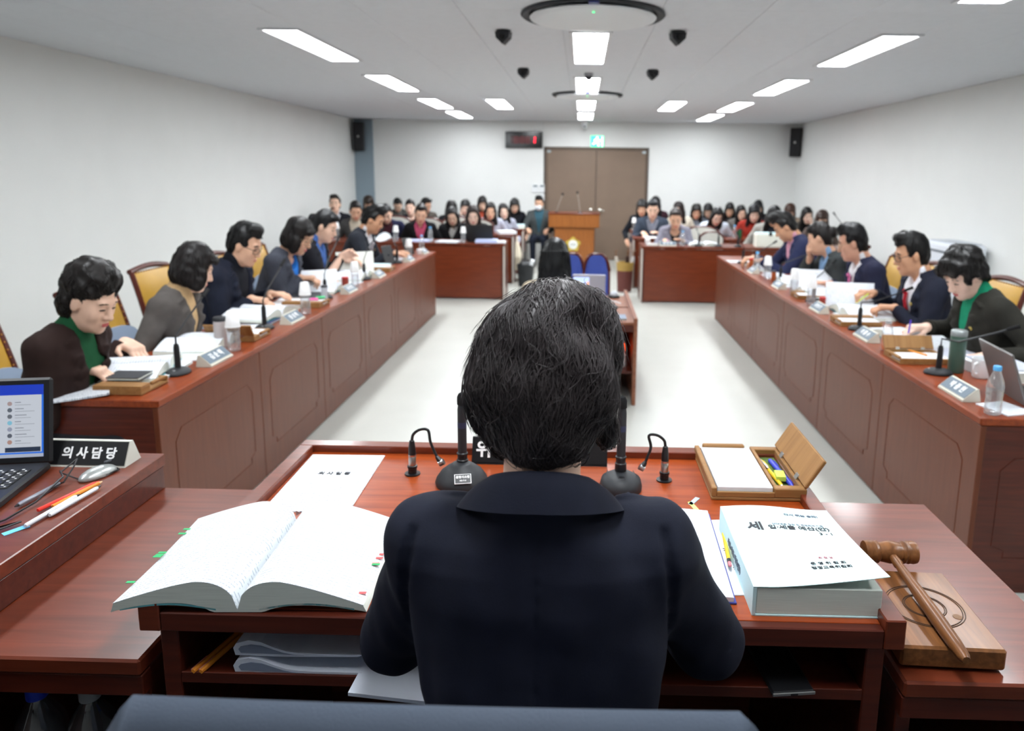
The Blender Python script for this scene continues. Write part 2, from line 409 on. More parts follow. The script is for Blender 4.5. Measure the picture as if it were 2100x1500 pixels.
# count-down clock, exit sign, switches
t = thing('digital_clock', 'black digital clock board with red digit, left of the double door', 'clock', (-1.09, YB - .035, 2.235))
MB().box(-.345, .345, -.03, .035, -.15, .15, b=.006).obj('housing', M('clock_gloss', (24, 24, 24), .12), t)
MB().box(-.24, .25, -.034, -.029, -.07, .07, b=.002).obj('display_window', M('clock_window', (62, 8, 14), .15), t)
red, dred = M('led_red', (255, 24, 50), .4, emit=4), M('led_red_dim', (120, 8, 20), .4, emit=.25)
def seg_bar(p, x0, x1, z0, z1, m): MB().box(x0, x1, -.038, -.034, z0, z1, b=.001).obj('digit_segment', m, p)
seg_bar(t, .19, .212, -.055, -.004, red); seg_bar(t, .195, .217, .004, .055, red)
for k in range(3):
    x = -.17 + k * .105
    for a in ((0, .06, .046, .056), (0, .06, -.005, .005), (0, .06, -.056, -.046), (-.005, .005, -.05, 0), (.055, .065, -.05, 0), (-.005, .005, 0, .05), (.055, .065, 0, .05)):
        seg_bar(t, x + a[0], x + a[1], a[2], a[3], dred)
t = thing('exit_sign', 'glowing green exit sign with white running figure above the double door', 'sign', (.275, YB - .035, 2.225))
MB().box(-.13, .13, -.02, .035, -.11, .11, b=.006).obj('sign_box', WHITE, t)
MB().box(-.12, .12, -.023, -.019, -.1, .1, b=.002).obj('green_face', M('exit_green', (60, 235, 160), .4, emit=1.6), t)
exw = M('exit_white', (255, 255, 255), .4, emit=3)
fg = MB().lathe([(.02, 0), (.02, .003)], 12, TR(.0, -.0235, .062, PI / 2))
for a, b_, r in (((0, .04), (-.01, -.01), .016), ((-.01, -.01), (.03, -.04), .012), ((.03, -.04), (.02, -.085), .012), ((-.01, -.01), (-.045, -.035), .012), ((-.045, -.035), (-.085, -.05), .011), ((0, .035), (.04, .01), .009), ((.04, .01), (.07, .02), .009), ((0, .035), (-.04, .03), .009), ((-.04, .03), (-.055, 0), .009)):
    fg.tube([(a[0], -.0235, a[1]), (b_[0], -.0235, b_[1])], r, 6)
fg.box(.085, .1, -.026, -.0225, -.09, .085)
fg.obj('running_figure', exw, t)
for x, lab in ((-.875, 'left one of the pair of white wall controllers by the door'), (-.745, 'right one of the pair of white wall controllers by the door')):
    t = thing('wall_controller', lab, 'switch', (x, YB - .012, 1.345), 0, 'wall controllers by the door')
    MB().box(-.058, .058, -.012, .012, -.075, .075, b=.004).obj('body', WHITE, t)
    MB().box(-.04, .04, -.015, -.011, .03, .058, b=.001).obj('screen', M('lcd_dark', (70, 92, 100), .3), t)
    for k in range(3): MB().box(-.035 + k * .026, -.017 + k * .026, -.015, -.011, -.02, -.008, b=.001).obj('button', M('button_grey', (214, 216, 218), .5), t)
t = thing('light_switch', 'white light switch plate below the pair of wall controllers', 'switch', (-.77, YB - .008, 1.18))
MB().box(-.07, .07, -.008, .008, -.06, .06, b=.004).obj('plate', WHITE, t)
for k in (-1, 1): MB().box(k * .032 - .024, k * .032 + .024, -.012, -.007, -.035, .035, b=.002).obj('rocker', WHITE, t)
# white air purifier standing at the right wall
t = thing('air_purifier', 'white air purifier with dark top slot standing at the right wall', 'air purifier', (3.8, 7.6, 0))
MB().box(-.16, .16, -.33, .33, .0, 1.0, b=.03).obj('body', M('purifier_white', (226, 230, 238), .35), t)
MB().box(-.12, .12, -.29, .29, .997, 1.012, b=.004).obj('top_grille', M('grille_pale', (190, 196, 204), .5), t)
MB().box(-.166, -.158, -.3, .3, .9, .925, b=.002).obj('air_slot', M('slot_grey', (120, 126, 134), .5), t)
MB().box(-.166, -.158, -.25, .25, .2, .72, b=.004).obj('front_panel', M('purifier_panel', (214, 219, 228), .4), t)
# dais under the chair's desk
struct(MB().box(-2.6, 1.6, YF, 1.95, 0, .2, b=.004).obj('floor_dais', M('dais_carpet', (58, 58, 62), .95, bump=.5, bscale=700)))

# ================================================================ furniture
def panel_mesh(wd, h, name='front_panel'):
    """upright board, outer face at y=0 facing -y, x from 0..wd"""
    return MB().box(.0025, wd - .0025, 0, .022, 0, h, b=.002).mesh(name, 0)
def moulding_mesh(wd, h, inset=.11, top=.13, notch=.05):
    x0, x1, z0, z1 = inset, wd - inset, .14, h - top; n = notch
    pts = [(x0 + n, z0), (x1 - n, z0), (x1 - n, z0 + .03), (x1, z0 + n), (x1, z1 - n), (x1 - n, z1 - .0), (x0 + n, z1), (x0, z1 - n), (x0, z0 + n), (x0 + n, z0 + .03), (x0 + n, z0)]
    return MB().tube([(a, 0, b) for a, b in pts], .0022, 5).mesh('moulding', 40)

def member_desk(side):
    xi = -1.667 if side < 0 else 1.56
    y0, y1 = (2.79, 8.45) if side < 0 else (2.775, 8.46)
    t = thing('member_desk', 'long reddish-brown panelled desk along the %s side of the hall' % ('left' if side < 0 else 'right'), 'desk', (xi, 0, 0))
    s = side
    MB().box(s * -.0, s * .50, y0, y1, .705, .735, b=.003).obj('worktop', W_TOP, t)
    MB().box(s * -.004, s * .0, y0, y1, .712, .735, b=.001).obj('edge_strip', W_TOP, t)
    n = 6; L = (y1 - y0) / n
    pm = panel_mesh(L, .69); mm = moulding_mesh(L, .69)
    for i in range(n):
        T = TR(s * .004, y0 + (i + 1) * L, .012, 0, 0, -PI / 2) if s > 0 else TR(s * .004, y0 + i * L, .012, 0, 0, PI / 2)
        p = put('front_panel', pm, W_PAN, t, T)
        put('moulding', mm, W_PAN, p)
    ep = MB().box(s * .006, s * .48, y0 + .004, y0 + .028, .0, .702, b=.002).obj('end_panel', W_DARK, t)
    em = moulding_mesh(.45, .69, .08)
    put('moulding', em, W_DARK, ep, TR(min(s * .02, s * .47), y0 + .003, .012))
    MB().box(s * .006, s * .48, y1 - .028, y1 - .004, .0, .702, b=.002).obj('end_panel', W_DARK, t)
    MB().box(s * .03, s * .2, y0 + .03, y1 - .03, .45, .468).obj('shelf', W_DARK, t)
member_desk(-1); member_desk(1)

def row_desk(x0, x1, y, lab, endside):
    t = thing('bench_desk', lab, 'desk', (0, y, 0))
    MB().box(x0, x1, 0, .55, .707, .735, b=.003).obj('worktop', W_BACK, t)
    n = max(1, round((x1 - x0) / 1.25)); L = (x1 - x0 - .06) / n
    pm = panel_mesh(L, .68)
    for i in range(n): put('front_panel', pm, W_BACK, t, TR(x0 + .03 + i * L, .02, .02))
    for x in (x0 + .002, x1 - .03): MB().box(x, x + .028, .004, .53, 0, .705, b=.003).obj('end_panel', W_DARK, t)
    xe = x1 - .001 if endside > 0 else x0 + .001
    MB().box(xe - .012, xe + .012, -.006, .012, .0, .70, b=.003).obj('edge_trim', M('edge_trim_grey', (186, 178, 170), .5), t)
row_desk(-3.8, -.985, 9.5, 'front reddish-brown bench desk on the left side of the hall end', 1)
row_desk(-3.7, -1.0, 10.92, 'second reddish-brown bench desk on the left, behind the black laptop', 1)
row_desk(-3.7, -.94, 12.02, 'third reddish-brown bench desk on the left, nearest the seated masked man', 1)
row_desk(.785, 3.62, 9.46, 'front reddish-brown bench desk on the right side of the hall end', -1)
row_desk(.76, 3.4, 10.66, 'second reddish-brown bench desk on the right, beside the umbrella bin', -1)
row_desk(.80, 3.5, 11.78, 'third reddish-brown bench desk on the right, partly hidden by its row', -1)

# ---- the desk of the person in the foreground: x -.715..+.533, y 1.088..1.838, rail top .95
DT = thing('chair_desk', 'glossy red-brown desk with raised rails and open shelf in the foreground', 'desk', (0, 0, 0))
MB().box(-.6795, .4995, 1.1085, 1.7995, .905, .932, b=.001).obj('desktop', W_TOPX, DT)
MB().box(-.715, .533, 1.80, 1.838, .86, .95, b=.002).obj('back_rail', W_WING, DT)
for x0, x1 in ((-.715, -.68), (.50, .533)): MB().box(x0, x1, 1.088, 1.7995, .898, .95, b=.002).obj('side_rail', W_WING, DT)
MB().box(-.6795, .4995, 1.089, 1.108, .898, .9318, b=.002).obj('front_apron', W_DARK, DT)
for x0 in (-.685, .475): MB().box(x0, x0 + .03, 1.095, 1.79, .2, .8975, b=.002).obj('side_panel', W_DARK, DT)
MB().box(-.655, .475, 1.10, 1.80, .80, .815, b=.002).obj('under_shelf', W_DARK, DT)
MB().box(-.655, .475, 1.78, 1.7995, .2, .90, b=.002).obj('modesty_panel', W_DARK, DT)
MB().box(-.655, .475, 1.095, 1.10, .80, .82, b=.001).obj('shelf_lip', W_DARK, DT)
# ---- lower wings left and right of it
def wing(x0, x1, y0, y1, lab):
    t = thing('side_table', lab, 'table', (0, 0, 0))
    MB().box(x0, x1, y0, y1, .815, .845, b=.004).obj('table_top', W_WING, t)
    MB().box(x0, x1, y0 + .004, y0 + .03, .775, .814, b=.002).obj('apron', W_DARK, t)
    MB().box(x0, x1, y1 - .04, y1 - .01, .2, .812, b=.002).obj('back_panel', W_DARK, t)
    for x in (x0 + .004, x1 - .03): MB().box(x, x + .026, y0 + .03, y1 - .04, .2, .812, b=.002).obj('side_panel', W_DARK, t)
    MB().box(x0 + .03, x1 - .03, y0 + .03, y1 - .04, .325, .345, b=.002).obj('lower_shelf', W_DARK, t)
wing(.537, .872, 1.083, 1.757, 'low dark-red side table under the gavel block, right of the desk')
wing(-1.62, -.719, 1.086, 1.757, 'low dark-red side table between the desk and the laptop desk')
# ---- the clerk's raised desk on the left
t = thing('clerk_desk', 'raised red-brown desk top carrying the black laptop at the left edge', 'desk', (0, 0, 0))
MB().box(-2.0, -1.045, .55, 1.76, .905, .935, b=.002).obj('desktop', W_WING, t)
MB().box(-1.072, -1.048, .56, 1.755, .846, .904, b=.002).obj('side_board', W_DARK, t)
MB().box(-1.995, -1.072, 1.731, 1.755, .846, .904, b=.002).obj('back_board', W_DARK, t)
MB().box(-1.99, -1.965, .56, 1.73, .2, .904, b=.002).obj('side_panel', W_DARK, t)
MB().box(-1.66, -1.635, .56, 1.73, .2, .904, b=.002).obj('side_panel', W_DARK, t)
MB().box(-1.2, -1.17, .56, 1.04, .2, .904, b=.002).obj('side_panel', W_DARK, t)

# ---------------------------------------------------------------- chairs
LEATH = M('leather_ochre', (186, 142, 52), .38, var=.06, vscale=8, bump=.1, bscale=90)
BLUEG = M('seat_blue_grey', (128, 142, 162), .8, bump=.2, bscale=500)
CFRAME = wood('chair_frame', (70, 26, 18), (96, 40, 28), .35, axis=2)
def member_chair_meshes():
    d = {}
    fr = MB()
    def prof(u):  # backrest centre line: z, y
        return .46 + u * .53, -.23 - .10 * u - .03 * u * u
    out = []
    N = 10
    for k in range(N + 1):
        u = k / N; z, y = prof(u); out.append((u, z, y))
    for s in (-1, 1):
        fr.tube([(s * (.235 - .02 * u), y, z) for u, z, y in out], .017, 8)
    fr.tube([(-.215 + .43 * k / 10, out[-1][2] - .012, out[-1][1] + .022 * math.sin(PI * k / 10)) for k in range(11)], .018, 8)
    d['back_frame'] = fr.mesh('back_frame', 40)
    def top(u, v):
        x = (u - .5) * .42; z, y = prof(.04 + .94 * v); return (x, y + .028 * (1 - (2 * u - 1) ** 4) * (1 - (2 * v - 1) ** 6) + .006, z)
    def bot(u, v):
        x = (u - .5) * .42; z, y = prof(.04 + .94 * v); return (x, y - .02 * (1 - (2 * u - 1) ** 4) - .006, z)
    d['backrest'] = MB().slab(top, bot, 10, 12).mesh('backrest', 50)
    d['seat'] = MB().box(-.235, .235, -.22, .24, .39, .46, b=.03).mesh('seat', 50)
    d['armrest'] = MB().box(-.03, .03, -.2, .16, .60, .66, b=.022).tube([(0, .12, .61), (0, .14, .46)], .02, 8).tube([(0, -.18, .61), (0, -.2, .46)], .02, 8).mesh('armrest', 50)
    d['leg'] = MB().tube([(0, 0, .0), (0, 0, .39)], [.014, .019], 8).mesh('leg', 50)
    nl = MB()
    for k in range(15): nl.ball((-.2 + .4 * k / 14, out[-1][2] + .006, out[-1][1] - .006), .0055, 6, 4)
    for s in (-1, 1):
        for k in range(14):
            z, y = prof(.1 + .86 * k / 13); nl.ball((s * .212, y + .014, z), .005, 6, 4)
    d['nailheads'] = nl.mesh('nailheads', 60)
    d['seat_cover'] = MB().slab(lambda u, v: ((u - .5) * .54, -.23 - .02 * v + .05 * math.sin(PI * min(1, .12 + .88 * v)) * (1 - .6 * (2 * u - 1) ** 4), .44 + .33 * v - .07 * (2 * u - 1) ** 4 * v),
                                lambda u, v: ((u - .5) * .54, -.25 - .02 * v, .44 + .33 * v - .07 * (2 * u - 1) ** 4 * v), 12, 8).mesh('seat_cover', 50)
    return d
MC = member_chair_meshes()
def member_chair(x, y, rz, lab, back=LEATH, cover=True, group='ochre leather member chairs'):
    t = thing('upholstered_chair', lab, 'chair', (x, y, 0), rz, group)
    put('seat', MC['seat'], BLUEG if cover else back, t); put('backrest', MC['backrest'], back, t); put('back_frame', MC['back_frame'], CFRAME, t)
    if cover: put('seat_cover', MC['seat_cover'], BLUEG, t)
    for s in (-1, 1): put('armrest', MC['armrest'], BLUEG if cover else CFRAME, t, TR(s * .265, 0, 0))
    for sx, sy in ((-1, -1), (1, -1), (-1, 1), (1, 1)): put('leg', MC['leg'], CFRAME, t, TR(sx * .2, sy * .19, 0))
    put('nailheads', MC['nailheads'], M('brass', (170, 120, 60), .35, metal=.9), t)['kind'] = 'stuff'
    return t
# ---- chair of the foreground person, seen from behind, out of focus
t = thing('office_chair', 'grey-blue office chair back, blurred at the bottom edge of the picture', 'chair', (-.115, .735, .2))
GCH = M('chair_grey_blue', (84, 94, 110), .75, bump=.25, bscale=600)
def cb(u, v, off):
    # wide shoulders low down, raised centre part above
    x = (u - .5) * 2
    top = 1.028 - .012 * (x / .6) ** 2 if abs(x) < .60 else (1.028 - .012 - .055 * min(1, (abs(x) - .6) / .09) ** 1.3 if abs(x) < .69 else .961 - .02 * (abs(x) - .69) - .25 * max(0, abs(x) - .9) ** 1.5)
    z = .52 + (top - .52) * v
    edge = (1 - abs(2 * v - 1) ** 10) ** .5 * (1 - abs(x) ** 12) ** .5
    return (x * .42, -.15 + .05 * x * x + off * edge - .06 * v, z)
MB().slab(lambda u, v: cb(u, v, .03), lambda u, v: cb(u, v, -.03), 60, 16).obj('backrest', GCH, t, smooth=60)
MB().box(-.25, .25, -.12, .30, .42, .5, b=.035).obj('seat', GCH, t)
MB().tube([(0, -.16, .6), (0, -.14, .40), (0, 0, .38)], .025, 8).obj('back_bracket', BLACK, t)
MB().tube([(0, .05, .08), (0, .05, .42)], .03, 12).obj('gas_lift', BLACK, t)
for k in range(5):
    a = 2 * PI * k / 5
    lg = MB().tube([(0, .05, .09), (.28 * math.cos(a), .05 + .28 * math.sin(a), .065)], [.03, .018], 8).obj('base_leg', BLACK, t)
    MB().lathe([(.028, -.02), (.028, .02)], 12, TR(.28 * math.cos(a), .05 + .28 * math.sin(a), .028, 0, PI / 2, a)).obj('caster', BLACK, lg)
# ---- cream bench chairs, blue chairs
CREAM = M('chair_cream', (196, 194, 186), .85, var=.04, vscale=120)
BLUEF = M('chair_blue', (52, 70, 142), .85, var=.08, vscale=90)
_SBC = {}
def simple_back_chair(name, x, y, rz, lab, fab, group, wd=.44, arched=True, bh=0.0):
    t = thing(name, lab, 'chair', (x, y, 0), rz, group)
    key = (wd, arched, bh)
    if key not in _SBC:
        def edge(u):
            q = abs(2 * u - 1); return .97 - bh - .07 * q ** 3 if arched else .95 - bh - .16 * q ** 4
        bk = MB().slab(lambda u, v: ((u - .5) * wd, -.18 - .08 * v + .02, .45 + (edge(u) - .45) * v), lambda u, v: ((u - .5) * wd, -.18 - .08 * v - .02, .45 + (edge(u) - .45) * v), 12, 4).mesh('backrest', 50)
        fr = MB().tube([((k / 12 - .5) * (wd + .03), -.262, edge(k / 12) + .008) for k in range(13)], .016, 7)
        for s in (-1, 1): fr.tube([(s * (wd / 2 + .008), -.18, .42), (s * (wd / 2 + .008), -.262, edge(0) + .01)], .016, 7)
        _SBC[key] = bk, fr.mesh('back_frame', 50), MB().box(-wd / 2, wd / 2, -.2, .24, .39, .46, b=.025).mesh('seat', 35)
    bk, fr, se = _SBC[key]
    put('backrest', bk, fab, t); put('back_frame', fr, CFRAME, t); put('seat', se, fab, t)
    for sx, sy in ((-1, -1), (1, -1), (-1, 1), (1, 1)): put('leg', MC['leg'], CFRAME, t, TR(sx * (wd / 2 - .03), sy * .19, 0))
    return t
simple_back_chair('blue_chair', -.085, 6.75, PI, 'empty blue upholstered chair half hidden by the long black hair', BLUEF, 'blue chairs at the table', arched=False, wd=.22, bh=.07)
simple_back_chair('blue_chair', .155, 6.75, PI, 'empty blue upholstered chair behind the silver monitor', BLUEF, 'blue chairs at the table', arched=False, wd=.22, bh=.07)

# ---- podium
t = thing('podium', 'wooden speaker podium with gold council emblem before the double door', 'podium', (-.12, 12.6, 0))
MB().box(-.33, .35, .02, .5, 0, .73, b=.006).obj('body', W_POD, t)
MB().box(-.37, .39, .03, .48, 0, .06, b=.004).obj('plinth', W_POD, t)
MB().box(-.43, .43, -.02, .52, .73, .95, b=.006).obj('upper_box', W_POD, t)
MB().box(-.44, .44, -.03, .53, .95, .975, b=.005).obj('reading_top', W_BACK, t)
gold = M('emblem_gold', (206, 184, 84), .35, metal=.55)
em = MB()
pts = []
for k in range(60):
    a = PI / 2 + 2 * PI * k / 60; r = .112 + .02 * math.cos(5 * (a - PI / 2)) + .006 * math.cos(25 * (a - PI / 2)); pts.append((r * math.cos(a), r * math.sin(a)))
em.prism(pts, -.012, 0, 'y')
e = em.obj('emblem', gold, t, TR(-.01, .02, .44), smooth=0)
MB().lathe([(.076, 0), (.076, .006), (.07, .008)], 32, TR(0, -.012, 0, PI / 2)).obj('emblem_disc', M('emblem_white', (226, 228, 224), .4), e)
for k in range(25):
    a = 2 * PI * k / 25; MB().ball((.1 * math.cos(a), -.014, .1 * math.sin(a)), (.009, .004, .009), 6, 4).obj('petal_bead', gold, e)
lettering('의회', .05, M('ink_grey_green', (108, 116, 108), .5), e, TR(0, -.0215, 0, PI / 2), bold=.0005)
for x, dx, dz in ((-.3, .1, .30), (.1, -.05, .33)):
    m = thing('podium_microphone', 'thin gooseneck microphone on the %s of the podium' % ('left side' if x < 0 else 'right side'), 'microphone', (-.12 + x, 12.72, .975), 0, 'podium microphones')
    MB().lathe([(.03, 0), (.03, .012), (.012, .02)], 14).obj('base', DGREY, m)
    MB().tube([(0, 0, .01), (dx * .4, 0, dz * .5), (dx, -.02, dz)], .008, 7).obj('gooseneck', M('gooseneck_grey', (160, 150, 140), .4, metal=.4), m)
    MB().ball((dx, -.02, dz + .01), (.02, .02, .024), 10, 6).obj('windscreen', M('foam_dark', (40, 38, 36), .9), m)

# ---- table of the recording clerk in the middle
t = thing('recording_table', 'small wooden table with open shelf side in the middle of the hall', 'table', (0, 0, 0))
W_TAB = wood('table_wood', (128, 76, 54), (152, 98, 72), .4, axis=0)
MB().box(-.38, .40, 5.16, 6.32, .585, .607, b=.003).obj('table_top', W_TAB, t)
for x in (-.40, .385): MB().box(x, x + .028, 5.14, 6.45, 0, .64 if x > 0 else .63, b=.003).obj('side_panel', W_TAB, t)
MB().box(-.37, .385, 6.2, 6.22, .05, .585, b=.002).obj('back_panel', W_DARK, t)
MB().box(-.37, .385, 5.75, 5.76, .607, .612, b=.001).obj('joint_strip', W_DARK, t)
MB().box(-.37, .385, 5.2, 6.2, .22, .24, b=.002).obj('shelf', W_DARK, t)
MB().box(-.37, .385, 5.15, 5.17, .54, .584, b=.002).obj('apron', W_DARK, t)

# ================================================================ people: smooth solids built from blended shapes
def rotm(pitch=0.0, yaw=0.0, roll=0.0):
    """pitch>0 looks down, yaw>0 turns to the own left, roll>0 tilts to the own right; columns = local axes"""
    cx, sx = math.cos(-pitch), math.sin(-pitch); cz, sz = math.cos(yaw), math.sin(yaw); cy, sy = math.cos(roll), math.sin(roll)
    X = np.array([[1, 0, 0], [0, cx, -sx], [0, sx, cx]]); Z = np.array([[cz, -sz, 0], [sz, cz, 0], [0, 0, 1]]); Y = np.array([[cy, 0, sy], [0, 1, 0], [-sy, 0, cy]])
    return Z @ X @ Y
def V(*a): return np.array(a, float)
def nrm(v): return v / (np.linalg.norm(v) + 1e-9)

class Solid:
    def __init__(s): s.p = []
    def _add(s, fn, c, r, k, op): s.p.append((fn, np.asarray(c, np.float32), float(r), k, op)); return s
    def ell(s, c, r, R=None, k=.02, op='u'):
        c = np.asarray(c, np.float32); r = np.asarray(r if np.ndim(r) else (r, r, r), np.float32); R = None if R is None else np.asarray(R, np.float32)
        def fn(P):
            q = P - c
            if R is not None: q = q @ R
            a = q / r; k0 = np.sqrt((a * a).sum(1)); k1 = np.sqrt(((a / r) ** 2).sum(1)) + 1e-9
            return k0 * (k0 - 1) / k1
        return s._add(fn, c, r.max(), k, op)
    def cap(s, a, b, ra, rb, k=.02, op='u'):
        a = np.asarray(a, np.float32); b = np.asarray(b, np.float32); ab = b - a; L = float(ab @ ab + 1e-12); ra = float(ra); rb = float(rb)
        def fn(P):
            t = np.clip(((P - a) @ ab) / L, 0, 1); d = P - a - t[:, None] * ab
            return np.sqrt((d * d).sum(1)) - (ra + t * (rb - ra))
        return s._add(fn, (a + b) / 2, math.sqrt(L) / 2 + max(ra, rb), k, op)
    def box(s, c, h, rad, R=None, k=.01, op='u'):
        c = np.asarray(c, np.float32); h = np.asarray(np.asarray(h) - rad, np.float32); rad = float(rad); R = None if R is None else np.asarray(R, np.float32)
        def fn(P):
            q = P - c
            if R is not None: q = q @ R
            q = np.abs(q) - h
            return np.sqrt((np.maximum(q, 0) ** 2).sum(1)) + np.minimum(q.max(1), 0) - rad
        return s._add(fn, c, float(np.linalg.norm(h)) + rad, k, op)
    def fun(s, fn, c, r, k=.02, op='u'): return s._add(fn, c, r, k, op)
    def ev(s, P, reach=None):
        P = np.asarray(P, np.float32); D = np.full(len(P), 1.0, np.float32)
        for fn, c, r, k, op in s.p:
            if reach is not None and op != 'i':
                m = np.sqrt(((P - c) ** 2).sum(1)) < r + reach + k
                if not m.any(): continue
                d = fn(P[m]); a = D[m]
            else: m = slice(None); d = fn(P); a = D
            if op == 'u':
                h = np.clip(.5 + .5 * (a - d) / k, 0, 1); D[m] = a + (d - a) * h - k * h * (1 - h)
            elif op == 's':
                d = -d; h = np.clip(.5 - .5 * (a - d) / k, 0, 1); D[m] = a + (d - a) * h + k * h * (1 - h)
            elif op == 'i':
                h = np.clip(.5 - .5 * (a - d) / k, 0, 1); D[m] = a + (d - a) * h + k * h * (1 - h)
            elif op == 'n': D[m] = a + d
        return D
    def mesh(s, h, name, B=6):
        lo = np.min([c - r for fn, c, r, k, op in s.p if op == 'u'], 0) - 2 * h; hi = np.max([c + r for fn, c, r, k, op in s.p if op == 'u'], 0) + 2 * h
        bs = B * h; nb = np.ceil((hi - lo) / bs).astype(int)
        g = np.stack(np.meshgrid(*[np.arange(n) for n in nb], indexing='ij'), -1).reshape(-1, 3)
        dc = s.ev(lo + (g + .5) * bs)
        keep = np.abs(dc) < bs * .87 * 1.25 + .006
        N = nb * B + 1
        D = np.repeat(np.repeat(np.repeat(np.where(dc < 0, -1., 1.).astype(np.float32).reshape(nb), B, 0), B, 1), B, 2)
        D = np.pad(D, ((0, 1),) * 3, mode='edge')
        gi = g[keep]
        o = np.stack(np.meshgrid(*[np.arange(B + 1)] * 3, indexing='ij'), -1).reshape(-1, 3)
        I = (gi[:, None, :] * B + o[None]).reshape(-1, 3)
        flat = (I[:, 0] * N[1] + I[:, 1]) * N[2] + I[:, 2]
        uf = np.unique(flat)
        I = np.stack((uf // (N[1] * N[2]), (uf // N[2]) % N[1], uf % N[2]), 1)
        D.reshape(-1)[uf] = s.ev(lo + I * h, reach=bs * 2)
        return surface_nets(D, lo, h, name)

def surface_nets(D, lo, h, name):
    S_ = D < 0
    c = S_[:-1, :-1, :-1].astype(np.int8)
    tot = np.zeros(c.shape, np.int8)
    for i in (0, 1):
        for j in (0, 1):
            for k in (0, 1): tot += S_[i:i + c.shape[0], j:j + c.shape[1], k:k + c.shape[2]]
    A = np.argwhere((tot > 0) & (tot < 8))
    acc = np.zeros((len(A), 3)); cnt = np.zeros(len(A))
    corners = [(i, j, k) for i in (0, 1) for j in (0, 1) for k in (0, 1)]
    val = {q: D[A[:, 0] + q[0], A[:, 1] + q[1], A[:, 2] + q[2]] for q in corners}
    for q in corners:
        for ax in range(3):
            if q[ax] == 0:
                p = list(q); p[ax] = 1; p = tuple(p); a, b = val[q], val[p]; m = (a < 0) != (b < 0)
                t = np.where(m, a / np.where(m, a - b, 1), 0)
                pos = np.tile(np.array(q, float), (len(A), 1)); pos[:, ax] += t
                acc[m] += pos[m]; cnt[m] += 1
    Vv = lo + (A + acc / cnt[:, None]) * h
    idx = np.full(c.shape, -1, np.int32); idx[A[:, 0], A[:, 1], A[:, 2]] = np.arange(len(A))
    F = []
    for ax in range(3):
        sl0 = [slice(None)] * 3; sl1 = [slice(None)] * 3; sl0[ax] = slice(0, -1); sl1[ax] = slice(1, None)
        a = S_[tuple(sl0)]; b = S_[tuple(sl1)]
        E = np.argwhere(a != b); u, v = [(1, 2), (2, 0), (0, 1)][ax]
        ok = (E[:, u] > 0) & (E[:, v] > 0) & (E[:, u] < D.shape[u] - 1) & (E[:, v] < D.shape[v] - 1); E = E[ok]
        ins = a[E[:, 0], E[:, 1], E[:, 2]]
        q = []
        for du, dv in ((-1, -1), (0, -1), (0, 0), (-1, 0)):
            e = E.copy(); e[:, u] += du; e[:, v] += dv; q.append(idx[e[:, 0], e[:, 1], e[:, 2]])
        q = np.stack(q, 1); q[~ins] = q[~ins][:, ::-1]
        F.append(q)
    F = np.concatenate(F); F = F[(F >= 0).all(1)]
    return np_mesh(name, Vv, F)

def np_mesh(name, Vv, F, smooth=True):
    me = bpy.data.meshes.new(name); n = F.shape[1]
    me.vertices.add(len(Vv)); me.vertices.foreach_set('co', np.ascontiguousarray(Vv, np.float32).ravel())
    me.loops.add(F.size); me.loops.foreach_set('vertex_index', np.ascontiguousarray(F, np.int32).ravel())
    me.polygons.add(len(F)); me.polygons.foreach_set('loop_start', np.arange(0, F.size, n, dtype=np.int32))
    me.update(calc_edges=True)
    if smooth: me.shade_smooth()
    return me

# ---------------------------------------------------------------- materials of people
SKINS = {}
def skin(i):
    base = [(214, 168, 140), (224, 184, 160), (200, 150, 118), (230, 194, 174), (206, 156, 132)][i % 5]
    return M('skin_%d' % (i % 5), base, .5, var=.05, vscale=25)
def cloth(rgb, rough=.85):
    return M('cloth_%d_%d_%d' % rgb, tuple(int(c * (.8 if max(rgb) < 130 else .95)) for c in rgb), rough, spec=.25, var=.10, vscale=30, bump=.12, bscale=500)
def hairm(rgb): return M('hair_%d_%d_%d' % rgb, tuple(int(c * .72) for c in rgb), .42, spec=.4, var=.35, vscale=70)
EYE_M = M('eye_dark', (30, 22, 20), .3); BROW_M = M('eyebrow_dark', (44, 34, 30), .8)
LIP_M = M('lips', (176, 96, 92), .45); LIP_R = M('lips_red', (186, 62, 70), .4)

# ---------------------------------------------------------------- head and hair in the head frame (y = face, z = up)
class Head:
    SV = np.array([.94, .87, 1.0])
    def __init__(s, R, c, sc): s.R = R; s.c = np.asarray(c, float); s.sc = sc
    def p(s, x, y, z): return s.c + s.R @ (np.array([x, y, z]) * s.sc * s.SV)
    def T(s): m = Matrix.Identity(4); m3 = Matrix(s.R.tolist()); return Matrix.Translation(s.c.tolist()) @ m3.to_4x4() @ Matrix.Diagonal((s.sc * .94, s.sc * .87, s.sc, 1))
    def r(s, *a): return np.array(a) * s.sc * s.SV

